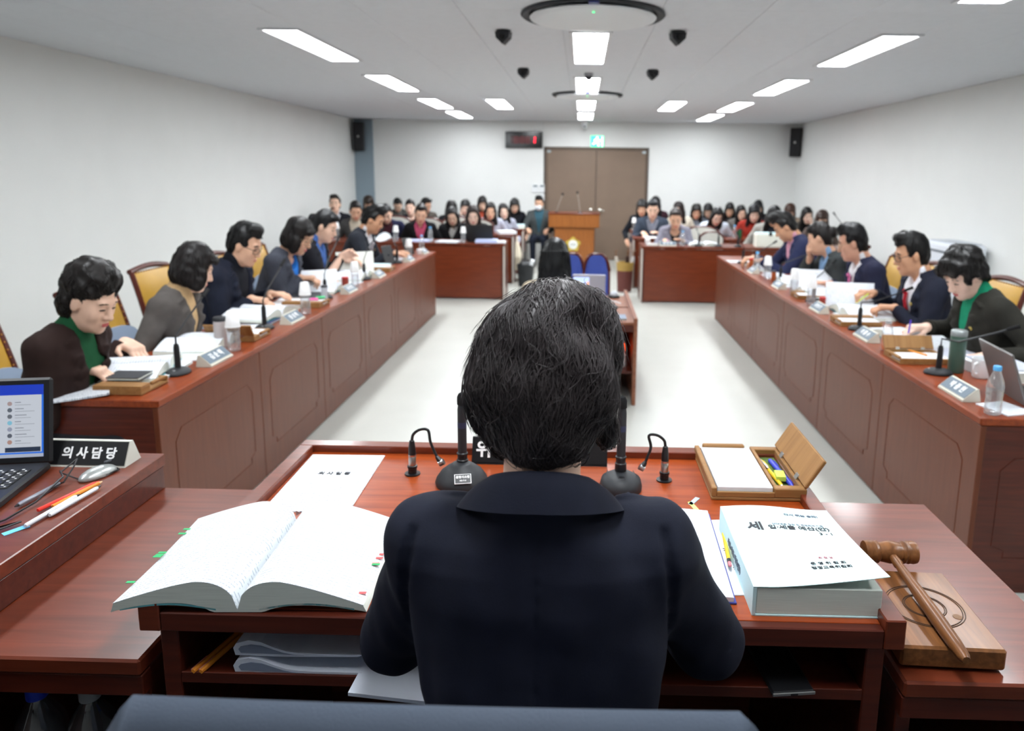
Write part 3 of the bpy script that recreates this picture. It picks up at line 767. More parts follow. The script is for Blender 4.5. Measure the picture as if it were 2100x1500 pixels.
def head_solid(sd, H, female):
    R = H.R
    def ell(c, r, k, op='u'): sd.ell(H.p(*c), H.r(*r), R, k, op)
    ell((0, -.012, .035), (.076, .096, .092), .02)
    ell((0, .022, -.03), (.064, .068, .092), .03)
    ell((0, .042, -.078), (.046 if female else .052, .044, .036), .03)
    ell((0, .074, -.1), (.02, .018, .016), .02)
    for s in (-1, 1):
        ell((s * .04, .056, -.03), (.024, .028, .028), .02)
    sd.cap(H.p(-.034, .08, .02), H.p(.034, .08, .02), .012, .012, .015)
    for s in (-1, 1):
        ell((s * .032, .105, .0), (.02, .018, .012), .014, 's')
        ell((s * .032, .074, -.002), (.016, .015, .012), .006)
    sd.cap(H.p(0, .088, .006), H.p(0, .109, -.034), .007, .0125, .012)
    for s in (-1, 1): ell((s * .012, .098, -.038), (.009, .01, .008), .008)
    ell((0, .093, -.064), (.021, .009, .007), .008); ell((0, .09, -.074), (.018, .009, .006), .008)
    for s in (-1, 1): ell((s * .077, -.006, -.008), (.010, .021, .032), .006)

def face_parts(root, H, female, glasses=None, brows=True):
    T = H.T()
    for s in (-1, 1):
        put('eye', FACE['eye'], EYE_M, root, T @ TR(s * .032, .0875, -.004, -.1, 0, -s * .25))
        if brows: put('eyebrow', FACE['brow' + ('f' if female else 'm')], BROW_M, root, T @ TR(s * .034, .0905, .021, 0, s * .08, -s * .3))
    put('lips', FACE['lips'], LIP_R if female else LIP_M, root, T @ TR(0, .0985, -.068))
    if glasses: put('glasses', FACE['glasses'], M('glasses_dark', (44, 36, 34), .3) if glasses == 'dark' else M('glasses_gold', (190, 170, 140), .25, metal=.8), root, T)
def _face():
    d = {}
    d['eye'] = MB().ball((0, 0, 0), (.0145, .0045, .0035), 10, 6).mesh('eye', 60)
    d['browm'] = MB().tube([(-.02, -.003, -.002), (-.008, 0, .002), (.008, 0, .003), (.02, -.004, 0)], [.0025, .0045, .0045, .002], 6).mesh('eyebrow', 60)
    d['browf'] = MB().tube([(-.019, -.003, -.002), (-.006, 0, .002), (.008, 0, .003), (.019, -.004, 0)], [.0018, .003, .003, .0014], 6).mesh('eyebrow', 60)
    d['lips'] = MB().ball((0, -.001, .003), (.021, .0055, .0042), 12, 6).ball((0, -.002, -.0045), (.018, .006, .005), 12, 6).mesh('lips', 60)
    g = MB()
    for s in (-1, 1):
        pts = []
        for k in range(17):
            a = 2 * PI * k / 16; x = math.copysign(abs(math.cos(a)) ** .6, math.cos(a)); z = math.copysign(abs(math.sin(a)) ** .6, math.sin(a))
            pts.append((s * .034 + .026 * x, .108 - .02 * abs((s * .034 + .026 * x) / .06) ** 2, -.006 + .018 * z))
        g.tube(pts, .0019, 5)
        g.tube([(s * .06, .09, .0), (s * .077, .07, .003), (s * .081, -.005, .006)], .0018, 5)
    g.tube([(-.009, .108, .0), (0, .111, .003), (.009, .108, .0)], .0017, 5)
    d['glasses'] = g.mesh('glasses', 60)
    return d
FACE = _face()

def noise_fn(amp, f, seed=0, only=None):
    r = np.random.default_rng(seed); ks = r.normal(size=(7, 3)); ks = ks / np.linalg.norm(ks, axis=1)[:, None] * f * r.uniform(.6, 1.8, (7, 1)); ph = r.uniform(0, 6.28, 7).astype(np.float32); ks = ks.astype(np.float32)
    def fn(P):
        return amp * np.sin(P @ ks.T + ph).sum(1) / 2.6
    return fn

def hair_solid(H, style, seed=0, h=.005):
    """hair volume in the head frame, then moved by H"""
    sd = Solid(); R = H.R
    def ell(c, r, k=.02, op='u'): sd.ell(H.p(*c), H.r(*r), R, k, op)
    def box(c, hh, rad, k=.02, op='u', RR=None): sd.box(H.p(*c), H.r(*hh), rad * H.sc, R if RR is None else R @ RR, k, op)
    amp = .003
    if style in ('short_m', 'side_m', 'tall_m'):
        ell((0, -.014, .042), (.084, .105, .098)); ell((0, -.045, -.01), (.074, .07, .09), .03)
        if style == 'side_m': ell((.01, .035, .112), (.066, .05, .03), .02); 
        if style == 'tall_m': ell((0, .035, .12), (.07, .07, .04), .03)
        box((0, .115, -.045), (.2, .075, .115), .02, .012, 's')          # face
        box((0, .03, -.085), (.2, .06, .085), .012, .012, 's')           # around the ears
        box((0, -.05, -.165), (.2, .2, .085), .02, .015, 's')            # nape
        if style == 'short_m': ell((0, .07, .115), (.055, .03, .016), .02)
        amp = .0028
    elif style == 'bob_f':
        ell((0, -.016, .036), (.094, .11, .104)); ell((0, -.03, -.04), (.1, .095, .085), .03)
        for s in (-1, 1): ell((s * .078, .03, -.055), (.022, .045, .06), .02)
        ell((0, .085, .07), (.06, .025, .022), .02)
        box((0, .14, -.06), (.056, .1, .11), .03, .012, 's')
        box((0, -.02, -.2), (.2, .2, .085), .02, .02, 's'); amp = .0025
    elif style == 'perm_f':
        ell((0, -.03, .062), (.098, .112, .104)); ell((0, -.055, -.025), (.086, .076, .088), .02)
        ell((.0, .04, .105), (.068, .05, .042), .02)
        box((0, .165, -.06), (.2, .1, .1), .03, .015, 's')
        box((0, .065, -.14), (.2, .09, .105), .02, .015, 's')
        box((0, -.03, -.2), (.2, .2, .085), .03, .02, 's'); amp = .0045
    elif style == 'short_f':
        ell((0, -.02, .045), (.09, .108, .102)); ell((0, -.05, -.03), (.08, .07, .08), .02)
        ell((-.01, .062, .088), (.07, .045, .036), .02); ell((.03, .09, .065), (.045, .03, .03), .02)
        for s in (-1, 1): ell((s * .078, .03, .02), (.014, .035, .04), .02)
        box((0, .16, -.06), (.06, .1, .105), .03, .012, 's')
        box((0, .045, -.115), (.2, .085, .095), .02, .015, 's')
        box((0, -.03, -.185), (.2, .2, .085), .03, .02, 's'); amp = .006
    elif style in ('long_f', 'long2_f'):
        ell((0, -.014, .036), (.088, .108, .1)); ell((0, -.03, -.06), (.09, .085, .12), .03)
        for s in (-1, 1):
            sd.cap(H.p(s * .074, .02, .0), H.p(s * .085, .035, -.2), .026 * H.sc, .03 * H.sc, .03)
        sd.cap(H.p(0, -.06, -.08), H.p(0, -.075, -.24), .06 * H.sc, .055 * H.sc, .04)
        if style == 'long2_f': ell((0, .075, .06), (.058, .028, .03), .02)
        box((0, .14, -.05), (.05, .1, .115 if style == 'long_f' else .1), .03, .012, 's'); amp = .003
    elif style == 'up_f':
        ell((0, -.014, .04), (.083, .104, .097)); ell((0, -.045, -.015), (.074, .066, .075), .03)
        ell((0, .062, .09), (.06, .03, .025), .02)
        box((0, .125, -.045), (.2, .075, .11), .03, .012, 's')
        box((0, .03, -.1), (.2, .06, .085), .012, .015, 's')
        box((0, -.05, -.17), (.2, .2, .085), .02, .015, 's'); ell((0, -.125, .02), (.045, .04, .045), .015); amp = .003
    elif style == 'curtain_f':   # very long straight hair seen from behind
        ell((0, -.014, .036), (.088, .108, .1)); ell((0, -.04, -.06), (.094, .075, .13), .03)
        def sheet(P):
            q = (P - H.c) @ R / H.sc; z = q[:, 2]; wd = np.interp(z, [-.42, -.1, .05], [.115, .1, .085])
            return (np.sqrt((q[:, 0] / wd) ** 2 + ((q[:, 1] + .075) / .05) ** 2) - 1) * .045 * H.sc + np.maximum(0, -.36 - z) * H.sc + np.maximum(0, z - .05) * H.sc
        sd.fun(sheet, H.p(0, -.07, -.15), .3, .03); amp = .0015
        box((0, .14, -.05), (.055, .1, .115), .03, .012, 's')
    sd.fun(noise_fn(amp * H.sc, 95 if style not in ('curtain_f', 'long_f', 'long2_f') else 60, seed), H.c, 2.0, .01, 'n')
    return sd

def strands(sd, H, n, steps, ds, rad, seed=0, crown=(0, -.05, .12), lift=.002, down=1.0, wave=.25, zmin=-.3, jitter=.5, flip=0.0, scatter=0.0):
    """thin tapering locks laid over a hair volume, flowing away from the crown and downwards"""
    r = np.random.default_rng(seed)
    U = r.normal(size=(n, 3)); U /= np.linalg.norm(U, axis=1)[:, None]
    P = H.c + (U * np.array([.14, .15, .14]) * H.sc) @ H.R.T
    def grad(P):
        e = .002; G = np.zeros_like(P)
        for a in range(3):
            d = np.zeros(3); d[a] = e; G[:, a] = (sd.ev(P + d) - sd.ev(P - d)) / (2 * e)
        return G / (np.linalg.norm(G, axis=1)[:, None] + 1e-9)
    for _ in range(6): P = P - grad(P) * np.clip(sd.ev(P), -.03, .05)[:, None]
    q = (P - H.c) @ H.R / H.sc
    ok = (np.abs(sd.ev(P)) < .004) & (q[:, 2] > zmin); P = P[ok]; n = len(P)
    cr = H.p(*crown); dn = np.array([0, 0, -1.0])
    J = r.normal(size=(n, 3)) * jitter * .35; off = r.uniform(-.0012, lift, n); ph = r.uniform(0, 6.28, n); L = r.uniform(.55, 1.15, n)
    path = []
    for k in range(steps):
        G = grad(P); P = P - G * (sd.ev(P) - off * (1 + scatter * (k / steps) ** 2))[:, None]
        path.append(P.copy())
        away = P - cr; away /= np.linalg.norm(away, axis=1)[:, None] + 1e-6
        t = away + dn * down * (k / steps + .35) + J + flip * G * (k / steps) ** 2
        side = np.cross(G, t); side /= np.linalg.norm(side, axis=1)[:, None] + 1e-6
        t = t + side * (wave * np.sin(ph + k * .8))[:, None]
        t = t - G * (t * G).sum(1)[:, None]; t /= np.linalg.norm(t, axis=1)[:, None] + 1e-6
        P = P + t * ds * L[:, None]
    path = np.stack(path, 1)           # n, steps, 3
    tan = np.gradient(path, axis=1); tan /= np.linalg.norm(tan, axis=2)[..., None] + 1e-9
    a = np.cross(tan, (path - H.c)); a /= np.linalg.norm(a, axis=2)[..., None] + 1e-9; b = np.cross(tan, a)
    prof = np.sin(np.linspace(.25, PI - .02, steps)) ** .5 * rad
    rr = prof[None, :, None] * r.uniform(.6, 1.3, (n, 1, 1))
    Vv = np.stack([path + a * rr, path - a * rr * .6 + b * rr * .7, path - a * rr * .6 - b * rr * .7], 2)  # n, steps, 3, 3
    base = np.arange(n * steps * 3).reshape(n, steps, 3); F = []
    for k in range(3):
        k2 = (k + 1) % 3
        F.append(np.stack([base[:, :-1, k], base[:, :-1, k2], base[:, 1:, k2], base[:, 1:, k]], -1).reshape(-1, 4))
    return Vv.reshape(-1, 3), np.concatenate(F)

def join_np(name, parts):
    Vs = []; Fs = []; o = 0
    for Vv, F in parts: Vs.append(Vv); Fs.append(F + o); o += len(Vv)
    return np_mesh(name, np.concatenate(Vs), np.concatenate(Fs))
def mesh_np(me):
    n = len(me.vertices); v = np.empty(n * 3, np.float32); me.vertices.foreach_get('co', v)
    f = np.empty(len(me.loops), np.int32); me.loops.foreach_get('vertex_index', f)
    return v.reshape(-1, 3), f.reshape(-1, 4)

# ---------------------------------------------------------------- hands
def hand_solid(sd, wr, d, back, side, style='flat', fat=1.0):
    """side +1 = right hand; back = direction of the back of the hand"""
    d = nrm(d); back = nrm(back - d * (back @ d)); t = np.cross(d, back) * (-side)
    RR = np.stack([t, d, back], 1)
    sd.box(wr + d * .045, (.039, .05, .015), .013, RR, .012)
    c1, c2 = {'flat': (.25, .45), 'curl': (.7, .9), 'pen': (.75, 1.0), 'hold': (.95, .8), 'fist': (1.3, 1.5)}[style]
    ln = (.044, .048, .045, .036); tips = []
    for i in range(4):
        b0 = wr + d * .088 + t * (.028 - .0185 * i) + back * .002
        a1 = c1 * (.8 + .12 * i); a2 = a1 + c2 * (.8 + .1 * i)
        d1 = d * math.cos(a1) - back * math.sin(a1) + t * (.06 - .04 * i); d2 = d * math.cos(a2) - back * math.sin(a2)
        m = b0 + nrm(d1) * ln[i]; e = m + nrm(d2) * ln[i] * .85
        sd.cap(b0 - d * .02, m, .0095 * fat, .0085 * fat, .006); sd.cap(m, e, .0085 * fat, .007 * fat, .003); tips.append(e)
    tb = wr + d * .022 + t * .03
    if style in ('pen', 'hold'): m = tb + nrm(d * .8 + t * .45 - back * .5) * .042; e = m + nrm(d * .9 - t * .35 - back * .6) * .034
    else: m = tb + nrm(d * .65 + t * .75 - back * .25) * .042; e = m + nrm(d * .95 + t * .15 - back * .2) * .032
    sd.cap(tb - d * .01, m, .0125 * fat, .0105 * fat, .008); sd.cap(m, e, .0105 * fat, .0085 * fat, .004)
    return tips[0]

def ik(sh, wr, l1, l2, pole):
    v = wr - sh; d = np.linalg.norm(v)
    if d > (l1 + l2) * .985: wr = sh + v / d * (l1 + l2) * .985; v = wr - sh; d = np.linalg.norm(v)
    a = (l1 * l1 - l2 * l2 + d * d) / (2 * d); hgt = math.sqrt(max(0, l1 * l1 - a * a)); u = v / d
    p = pole - u * (pole @ u); p = nrm(p)
    return sh + u * a + p * hgt, wr

SEC_M = dict(up=[-.1, 0, .12, .25, .36, .44, .49, .53], w=[.165, .17, .158, .168, .19, .185, .115, .06], d=[.12, .125, .118, .122, .122, .1, .072, .05], o=[0, 0, .005, .012, .012, 0, -.008, -.01])
SEC_F = dict(up=[-.1, 0, .12, .25, .35, .43, .48, .52], w=[.165, .165, .138, .15, .166, .162, .1, .05], d=[.118, .12, .1, .118, .115, .09, .066, .045], o=[0, 0, 0, .016, .012, 0, -.008, -.01])

def torso_fn(hip, Rc, sec, grow, umin=-.12, umax=.56):
    up, w_, d_, o_ = [np.array(sec[k]) for k in ('up', 'w', 'd', 'o')]; hip = np.asarray(hip, np.float32); Rc = np.asarray(Rc, np.float32)
    def fn(P):
        q = (P - hip) @ Rc; z = q[:, 2]
        W = (np.interp(z, up, w_) + grow).astype(np.float32); Dd = (np.interp(z, up, d_) + grow).astype(np.float32); O = np.interp(z, up, o_).astype(np.float32)
        m = np.minimum(W, Dd)
        r = (np.abs(q[:, 0] / W) ** 2.4 + np.abs((q[:, 1] - O) / Dd) ** 2.4) ** (1 / 2.4)
        e = (r - 1) * m
        return np.maximum(e, np.maximum(umin - z, z - umax - grow))
    return fn

LEGS = {}
def legs_meshes(female, h):
    if female in LEGS: return LEGS[female]
    sd = Solid(); hp = V(0, 0, .50)
    sd.ell(hp + V(0, -.02, .0), (.17, .14, .1), None, .04)
    for s in (-1, 1):
        sd.cap(V(s * .085, .02, .50), V(s * .1, .37, .50), .08, .06, .05); sd.cap(V(s * .1, .37, .50), V(s * .1, .27, .1), .058, .045, .03)
    sh = Solid()
    for s in (-1, 1):
        sh.cap(V(s * .1, .25, .045), V(s * .1, .41, .035), .042, .036, .02); sh.cap(V(s * .1, .26, .1), V(s * .1, .255, .05), .038, .042, .02)
    sh.box(V(0, .32, -.1), (.4, .4, .1), .005, None, .005, 's')
    LEGS[female] = (sd.mesh(h, 'trousers'), sh.mesh(h * .7, 'shoes'))
    return LEGS[female]

def place_hands(hands, ank, loc, rz):
    pass

def person(label, head_at, rz, lean=.25, head=(.5, 0, 0), female=False, s=None, hands=None, jacket=(40, 42, 50), top=(230, 230, 232), topkind='shirt', tie=None,
           vopen=.26, hair='short_m', hair_rgb=(34, 30, 28), skin_i=0, glasses=None, h=.0065, lapel=True, group=None, slouch=0.0, side=0.0, hsc=None,
           trousers=(40, 40, 46), strand=0, badge=False, cuff=None, cached=None, mask=False, sec=None, extra=None, arms=None, turn=0.0, legs=True, hgrow=0.0, shx=None, vw=.08, trap=.045, nk=.01):
    """seated person. head_at = world position of the top of the head; rz = facing (0 = +y)"""
    sec = sec or (SEC_F if female else SEC_M)
    hip = V(0, 0, .50)
    Rc = rotm(lean, turn, side)
    ch = lambda x, y, z: hip + Rc @ V(x, y, z)
    zo = -.01 if female else 0
    hs = hsc or (.97 if female else 1.02)
    neck0 = ch(0, -.012, .47 + zo); piv = ch(0, .005 + slouch, .545 + zo)
    Rh = rotm(head[0], head[1] + turn * 0, head[2])
    hc = piv + Rh @ V(0, .03, .085) * hs
    H = Head(Rh, hc, hs)
    top_l = hc[2] + .128 * hs * (.6 + .4 * math.cos(head[0])) + hgrow
    sc = s or head_at[2] / top_l
    c, sn = math.cos(rz), math.sin(rz); Rz = np.array([[c, -sn, 0], [sn, c, 0], [0, 0, 1]])
    htop = hc + Rh @ V(0, -.012, 0)
    base = V(*head_at) - sc * (Rz @ V(htop[0], htop[1], top_l)); z0 = base[2] if s else 0.0
    loc = V(base[0], base[1], z0)
    to_local = lambda wpt: (Rz.T @ (V(*wpt) - loc)) / sc
    root = thing('person', label, 'person', T=Matrix.Translation(loc.tolist()) @ Matrix.Rotation(rz, 4, 'Z') @ Matrix.Scale(sc, 4), group=group)
    shx = shx or (.15 if female else .168)
    body = Solid(); jk = Solid(); sl = .010
    body.cap(ch(0, 0, .08), ch(0, -.0, .33), .075, .075, .03); body.cap(ch(-shx * .8, -.005, .41), ch(shx * .8, -.005, .41), .05, .05, .03)
    body.cap(neck0, H.p(0, -.022, -.06), .052 if female else .06, .05 if female else .057, .03)
    head_solid(body, H, female)
    jk.fun(torso_fn(hip, Rc, sec, 0.0, umin=-.08, umax=.56 if nk > 0 else .49), ch(0, 0, .2), .4, .03)
    rest = {1: ch(.24, .22, .12), -1: ch(-.24, .22, .12)}
    tips = {}; wrists = {}
    for sd_ in (1, -1):
        sp = (hands or {}).get(sd_)
        shj = ch(sd_ * shx, -.005, .425 + zo)
        if sp is None: wr = rest[sd_]; dirn = Rc @ V(-sd_ * .3, 1, -.2); st = 'flat'; back = V(0, 0, 1); pole = V(sd_ * .6, -.4, -1)
        else:
            wr = to_local(sp['at']); st = sp.get('style', 'flat'); back = V(*sp.get('back', (0, 0, 1))); pole = V(*sp.get('pole', (sd_ * .7, -.3, -1)))
            dirn = sp.get('dir')
            if dirn is not None: dirn = V(*dirn)
        el, wr = ik(shj, wr, .275 if female else .29, .235 if female else .25, pole)
        if dirn is None: dirn = wr - el + V(0, 0, -.06)
        f = nrm(wr - el)
        body.cap(shj, el, .046, .038, .02); body.cap(el, wr, .038, .026, .015)
        tips[sd_] = hand_solid(body, wr, dirn, back, sd_, st, fat=1.0 if h < .008 else 1.15)
        wrists[sd_] = (wr, nrm(dirn))
        jk.cap(ch(sd_ * .07, -.012, .465 + zo - (.045 - trap)), shj + V(0, 0, .004), trap, .058 if trap > .04 else .053, .03)
        jk.cap(shj, el, .064 if not female else .057, .052, .03)
        we = wr - f * .018
        jk.cap(el, we, .05, .041, .02)
        jk.box(we + f * .055, (.06, .06, .045), .004, np.stack([nrm(np.cross(f, V(0, .2, 1))), np.cross(f, nrm(np.cross(f, V(0, .2, 1)))), f], 1), .004, 's')
        # creases in the crook of the arm
    if cuff is not None:
        for sd_ in (1, -1):
            wr, dn = wrists[sd_]
    fl = lambda q: q
    fn_w = noise_fn(.0022, 38, int(abs(head_at[0] * 977 + head_at[1] * 131)) % 9999)
    # neckline
    jk.cap(neck0 - Rc @ V(0, 0, nk), neck0 + Rc @ V(0, .03, .2), .06, .075, .008, 's')
    ang = math.atan2(vw, .46 - vopen) if vopen < .42 else 0
    if vopen < .42:
        ca, sa = math.cos(ang), math.sin(ang)
        def wedge(P):
            q = (P - hip) @ Rc
            return np.maximum(np.abs(q[:, 0]) * ca - (q[:, 2] - vopen) * sa, .035 - q[:, 1])
        jk.fun(wedge, ch(0, .1, .4), .4, .006, 's')
        if lapel:
            up = np.array(sec['up']); 
            for sg in (-1, 1):
                prev = None
                for k in range(7):
                    z = vopen + (.455 - vopen) * k / 6; x = .012 + (z - vopen) * math.tan(ang)
                    W = np.interp(z, up, sec['w']); Dd = np.interp(z, up, sec['d']); O = np.interp(z, up, sec['o'])
                    xx = x + .018; y = O + Dd * max(.02, 1 - abs(xx / W) ** 2.4) ** (1 / 2.4)
                    wd = .012 + .02 * math.sin(PI * min(1, k / 4.5) * .55)
                    jk.ell(ch(sg * (x + wd * .75), y - .003, z), (wd, .009, .026), Rc, .008)
    jk.fun(fn_w, ch(0, 0, .2), 2.0, .01, 'n')
    if h < .007: jk.fun(noise_fn(.0011, 85, 3), ch(0, 0, .2), 2.0, .01, 'n')
    if extra: extra(jk, ch)
    put('body', body.mesh(h, 'body'), skin(skin_i), root)
    put('jacket' if lapel else 'sweater', jk.mesh(h if h < .0055 else (.0085 if h < .009 else .016), 'jacket'), cloth(jacket), root)
    # shirt, blouse or turtleneck under the jacket
    if vopen < .42:
        st = Solid(); st.fun(torso_fn(hip, Rc, sec, -.012, umin=vopen - .06, umax=.5), ch(0, 0, .35), .25, .02)
        if topkind == 'turtle': st.cap(neck0 - Rc @ V(0, 0, .03), neck0 + (H.p(0, -.018, -.06) - neck0) * .62, .064, .059 if female else .066, .02)
        elif topkind == 'scoop': st.cap(neck0 + Rc @ V(0, .05, -.02), neck0 + Rc @ V(0, .1, .12), .07, .08, .015, 's')
        else:
            st.cap(neck0 - Rc @ V(0, 0, .03), neck0 + (H.p(0, -.018, -.06) - neck0) * .5, .066, .062 if female else .068, .015)
            def vneck(P):
                q = (P - hip) @ Rc; return np.maximum(np.abs(q[:, 0]) * .86 - (q[:, 2] - .42 - zo) * .5, .03 - q[:, 1])
            st.fun(vneck, ch(0, .08, .5), .2, .004, 's')
        st.box(ch(0, -.1, .42), (.3, .09, .3), .01, Rc, .01, 's') if topkind != 'turtle' else None
        st.box(ch(0, .03, .35), (.125, .2, .25), .01, Rc, .01, 'i')
        put({'turtle': 'turtleneck', 'shirt': 'shirt', 'scoop': 'blouse'}[topkind], st.mesh(.0105 if h < .009 else .016, 'shirt'), cloth(top), root)
    if tie is not None:
        tm = MB(); prev = []
        for k in range(9):
            z = .415 + zo - (.415 - vopen + .06) * k / 8
            Dd = np.interp(z, sec['up'], sec['d']); O = np.interp(z, sec['up'], sec['o']); wd = .02 + .024 * k / 8 if k else .026
            prev.append((wd, O + Dd + .006 - .01 * k / 8, z))
        tv = []; tf = []
        for wd, y, z in prev:
            for sx, yy in ((-1, -.004), (0, .004), (1, -.004)): tv.append(tuple(ch(sx * wd, y + yy, z)))
            tv.append(tuple(ch(0, y - .012, z)))
        for k in range(8):
            for a, b_ in ((0, 1), (1, 2), (2, 3), (3, 0)): tf.append((k * 4 + a, k * 4 + b_, k * 4 + 4 + b_, k * 4 + 4 + a))
        tf.append((0, 1, 2, 3)); tf.append((32, 33, 34, 35))
        tm.add(tv, tf); tm.ball(tuple(ch(0, prev[0][1] + .002, prev[0][2] + .008)), (.018, .012, .016), 10, 6)
        put('tie', tm.mesh('tie', 60), cloth(tie), root)
    if badge:
        x = .085; z = .36; W = np.interp(z, sec['up'], sec['w']); Dd = np.interp(z, sec['up'], sec['d'])
        y = np.interp(z, sec['up'], sec['o']) + Dd * (1 - abs(x / W) ** 2.4) ** (1 / 2.4)
        MB().lathe([(.011, 0), (.011, .004), (.006, .006)], 12, Matrix.Translation(ch(-x, y + .004, z).tolist()) @ Euler((-PI / 2 - .1, 0, .2)).to_matrix().to_4x4()).obj('lapel_badge', M('badge_gold', (214, 190, 110), .3, metal=.6), root)
    # hair
    hsd = hair_solid(H, hair, int(head_at[1] * 100))
    hm = hsd.mesh((.006 if strand == 0 else .0068) if h < .009 else .0115, 'hair')
    if strand:
        v, f = mesh_np(hm); down = 1.2 if hair.startswith(('long', 'curt')) else .8
        hm = join_np('hair', [(v, f), strands(hsd, H, strand, 9, .0085, .0016, int(head_at[0] * 100) % 997, crown=(0, -.04, .13), wave=.3 if 'perm' not in hair else .8, down=down, lift=.003)])
    put('hair', hm, hairm(hair_rgb), root)
    face_parts(root, H, female, glasses)
    if mask:
        msd = Solid(); msd.ell(H.p(0, .062, -.06), H.r(.062, .062, .052), H.R, .01); msd.box(H.p(0, -.06, -.05), H.r(.2, .09, .2), .01, H.R, .008, 's')
        put('face_mask', msd.mesh(.006, 'face_mask'), M('mask_white', (228, 232, 238), .8), root)
    if legs:
        tm_, sm_ = legs_meshes(female, .014)
        put('trousers', tm_, cloth(trousers), root); put('shoes', sm_, BLACK, root)
    info = dict(root=root, H=H, tips=tips, wrists=wrists, loc=loc, sc=sc, Rz=Rz, ch=ch)
    info['w'] = lambda p: loc + sc * (Rz @ p)
    return info

# ================================================================ the members at the side desks
def pen(label, a, b, mat, tipm=None, group=None, r=.0045):
    """a pen from back end a to tip b (world points)"""
    a = Vector([float(q) for q in a]); b = Vector([float(q) for q in b]); L = (b - a).length
    T = Matrix.Translation(a) @ (b - a).to_track_quat('Z', 'Y').to_matrix().to_4x4()
    t = thing('pen', label, 'pen', T=T, group=group)
    MB().lathe([(r * .8, 0), (r, .004), (r, L * .9), (r * .75, L * .93)], 10).obj('barrel', mat, t)
    MB().lathe([(r * .75, L * .93), (.0012, L)], 8).obj('tip', tipm or STEEL, t)
    MB().box(r * .8, r * 1.5, -r * .3, r * .3, .003, min(.04, L * .3)).obj('clip', tipm or mat, t, smooth=0)
    return t
LF, RF = -PI / 2, PI / 2
L1 = person('woman in dark brown jacket and green top with puffed black hair, nearest on the left', (-1.99, 2.92, 1.246), LF, lean=0.36, head=(.42, -.12, 0), female=True, jacket=(52, 34, 30), top=(32, 100, 62), topkind='turtle',
            hair='perm_f', hair_rgb=(36, 30, 28), skin_i=1, h=.006, badge=True, strand=700, vopen=.14, vw=.05, hsc=1.0,
            hands={1: dict(at=(-2.07, 2.93, .83), style='pen', dir=(-.25, 1, -.25)), -1: dict(at=(-2.12, 3.33, .84), style='curl', dir=(.5, 1, -.3))})
L2 = person('woman in grey tweed jacket with black bob, second from the near end on the left', (-2.08, 3.9, 1.245), LF, lean=0.3, head=(.4, .62, 0), female=True, jacket=(104, 98, 94), top=(206, 172, 128), topkind='turtle',
            hair='bob_f', hair_rgb=(38, 32, 32), skin_i=1, h=.0066, strand=700, vopen=.14, vw=.055, turn=.1)
L3 = person('man in navy jacket and dark turtleneck with glasses, third on the left', (-2.18, 4.74, 1.30), LF, lean=0.36, head=(.38, .02, 0), jacket=(36, 40, 58), top=(20, 24, 36), topkind='turtle', glasses='dark',
            hair='side_m', hair_rgb=(26, 24, 26), skin_i=0, h=.0066, strand=700, vopen=.12, lapel=True,
            hands={1: dict(at=(-2.14, 4.72, .81), style='pen', dir=(-.15, 1, -.15)), -1: dict(at=(-2.12, 4.98, .80), style='flat')})
L4 = person('woman in grey suit and bright blue blouse with glasses, fourth on the left', (-2.1, 5.45, 1.29), LF, lean=0.38, head=(.48, -.05, 0), female=True, jacket=(82, 86, 98), top=(40, 122, 214), topkind='scoop', glasses='gold',
            hair='bob_f', hair_rgb=(40, 36, 36), skin_i=0, h=.0072, badge=True, strand=700, vopen=.2,
            hands={1: dict(at=(-2.08, 5.42, .85), style='hold', dir=(-.2, 1, 0)), -1: dict(at=(-2.08, 5.75, .81), style='flat')})
L5 = person('woman in black coat with hair tied up in a bow, fifth on the left', (-2.16, 6.2, 1.31), LF, lean=0.34, head=(.36, -.02, 0), female=True, jacket=(34, 36, 44), top=(74, 112, 180), topkind='shirt',
            hair='up_f', hair_rgb=(28, 28, 32), skin_i=1, h=.0072, strand=500, vopen=.2,
            hands={1: dict(at=(-2.06, 6.3, .90), style='hold', dir=(-.4, 1, .5), back=(-1, 0, .4)), -1: dict(at=(-2.08, 6.5, .85), style='curl')})
L6 = person('man in dark suit and pale tie with black hair, sixth and farthest on the left', (-2.1, 7.45, 1.295), LF, lean=0.42, head=(.42, .0, 0), jacket=(52, 56, 66), top=(220, 220, 226), tie=(188, 180, 186),
            hair='tall_m', hair_rgb=(24, 24, 26), skin_i=2, h=.0072, strand=400, vopen=.16, badge=True,
            hands={1: dict(at=(-1.93, 7.4, .82), style='flat', dir=(-.1, 1, 0)), -1: dict(at=(-1.93, 7.68, .80), style='flat')})
R1 = person('woman in dark jacket and green turtleneck with tousled short hair, nearest on the right', (2.0, 3.86, 1.29), RF, lean=0.36, head=(.62, .22, -.08), female=True, jacket=(52, 50, 44), top=(24, 140, 104), topkind='turtle',
            hair='short_f', hair_rgb=(32, 30, 30), skin_i=3, h=.006, badge=True, strand=700, vopen=.12, vw=.05,
            hands={1: dict(at=(1.96, 4.14, .815), style='pen', dir=(-.25, 1, .0), pole=(.6, -.2, -.6)), -1: dict(at=(2.03, 3.62, .78), style='flat')})
R2 = person('man in navy suit, white shirt and red tie with glasses, second on the right', (2.13, 4.78, 1.30), RF, lean=0.3, head=(.26, -.12, 0), jacket=(40, 44, 62), top=(232, 232, 238), tie=(172, 28, 44), glasses='dark',
            hair='side_m', hair_rgb=(30, 28, 28), skin_i=2, h=.0066, badge=True, strand=700, vopen=.10,
            hands={1: dict(at=(2.02, 5.08, .86), style='pen', dir=(-.3, 1, .1)), -1: dict(at=(2.03, 4.74, .82), style='curl', dir=(.2, 1, 0))})
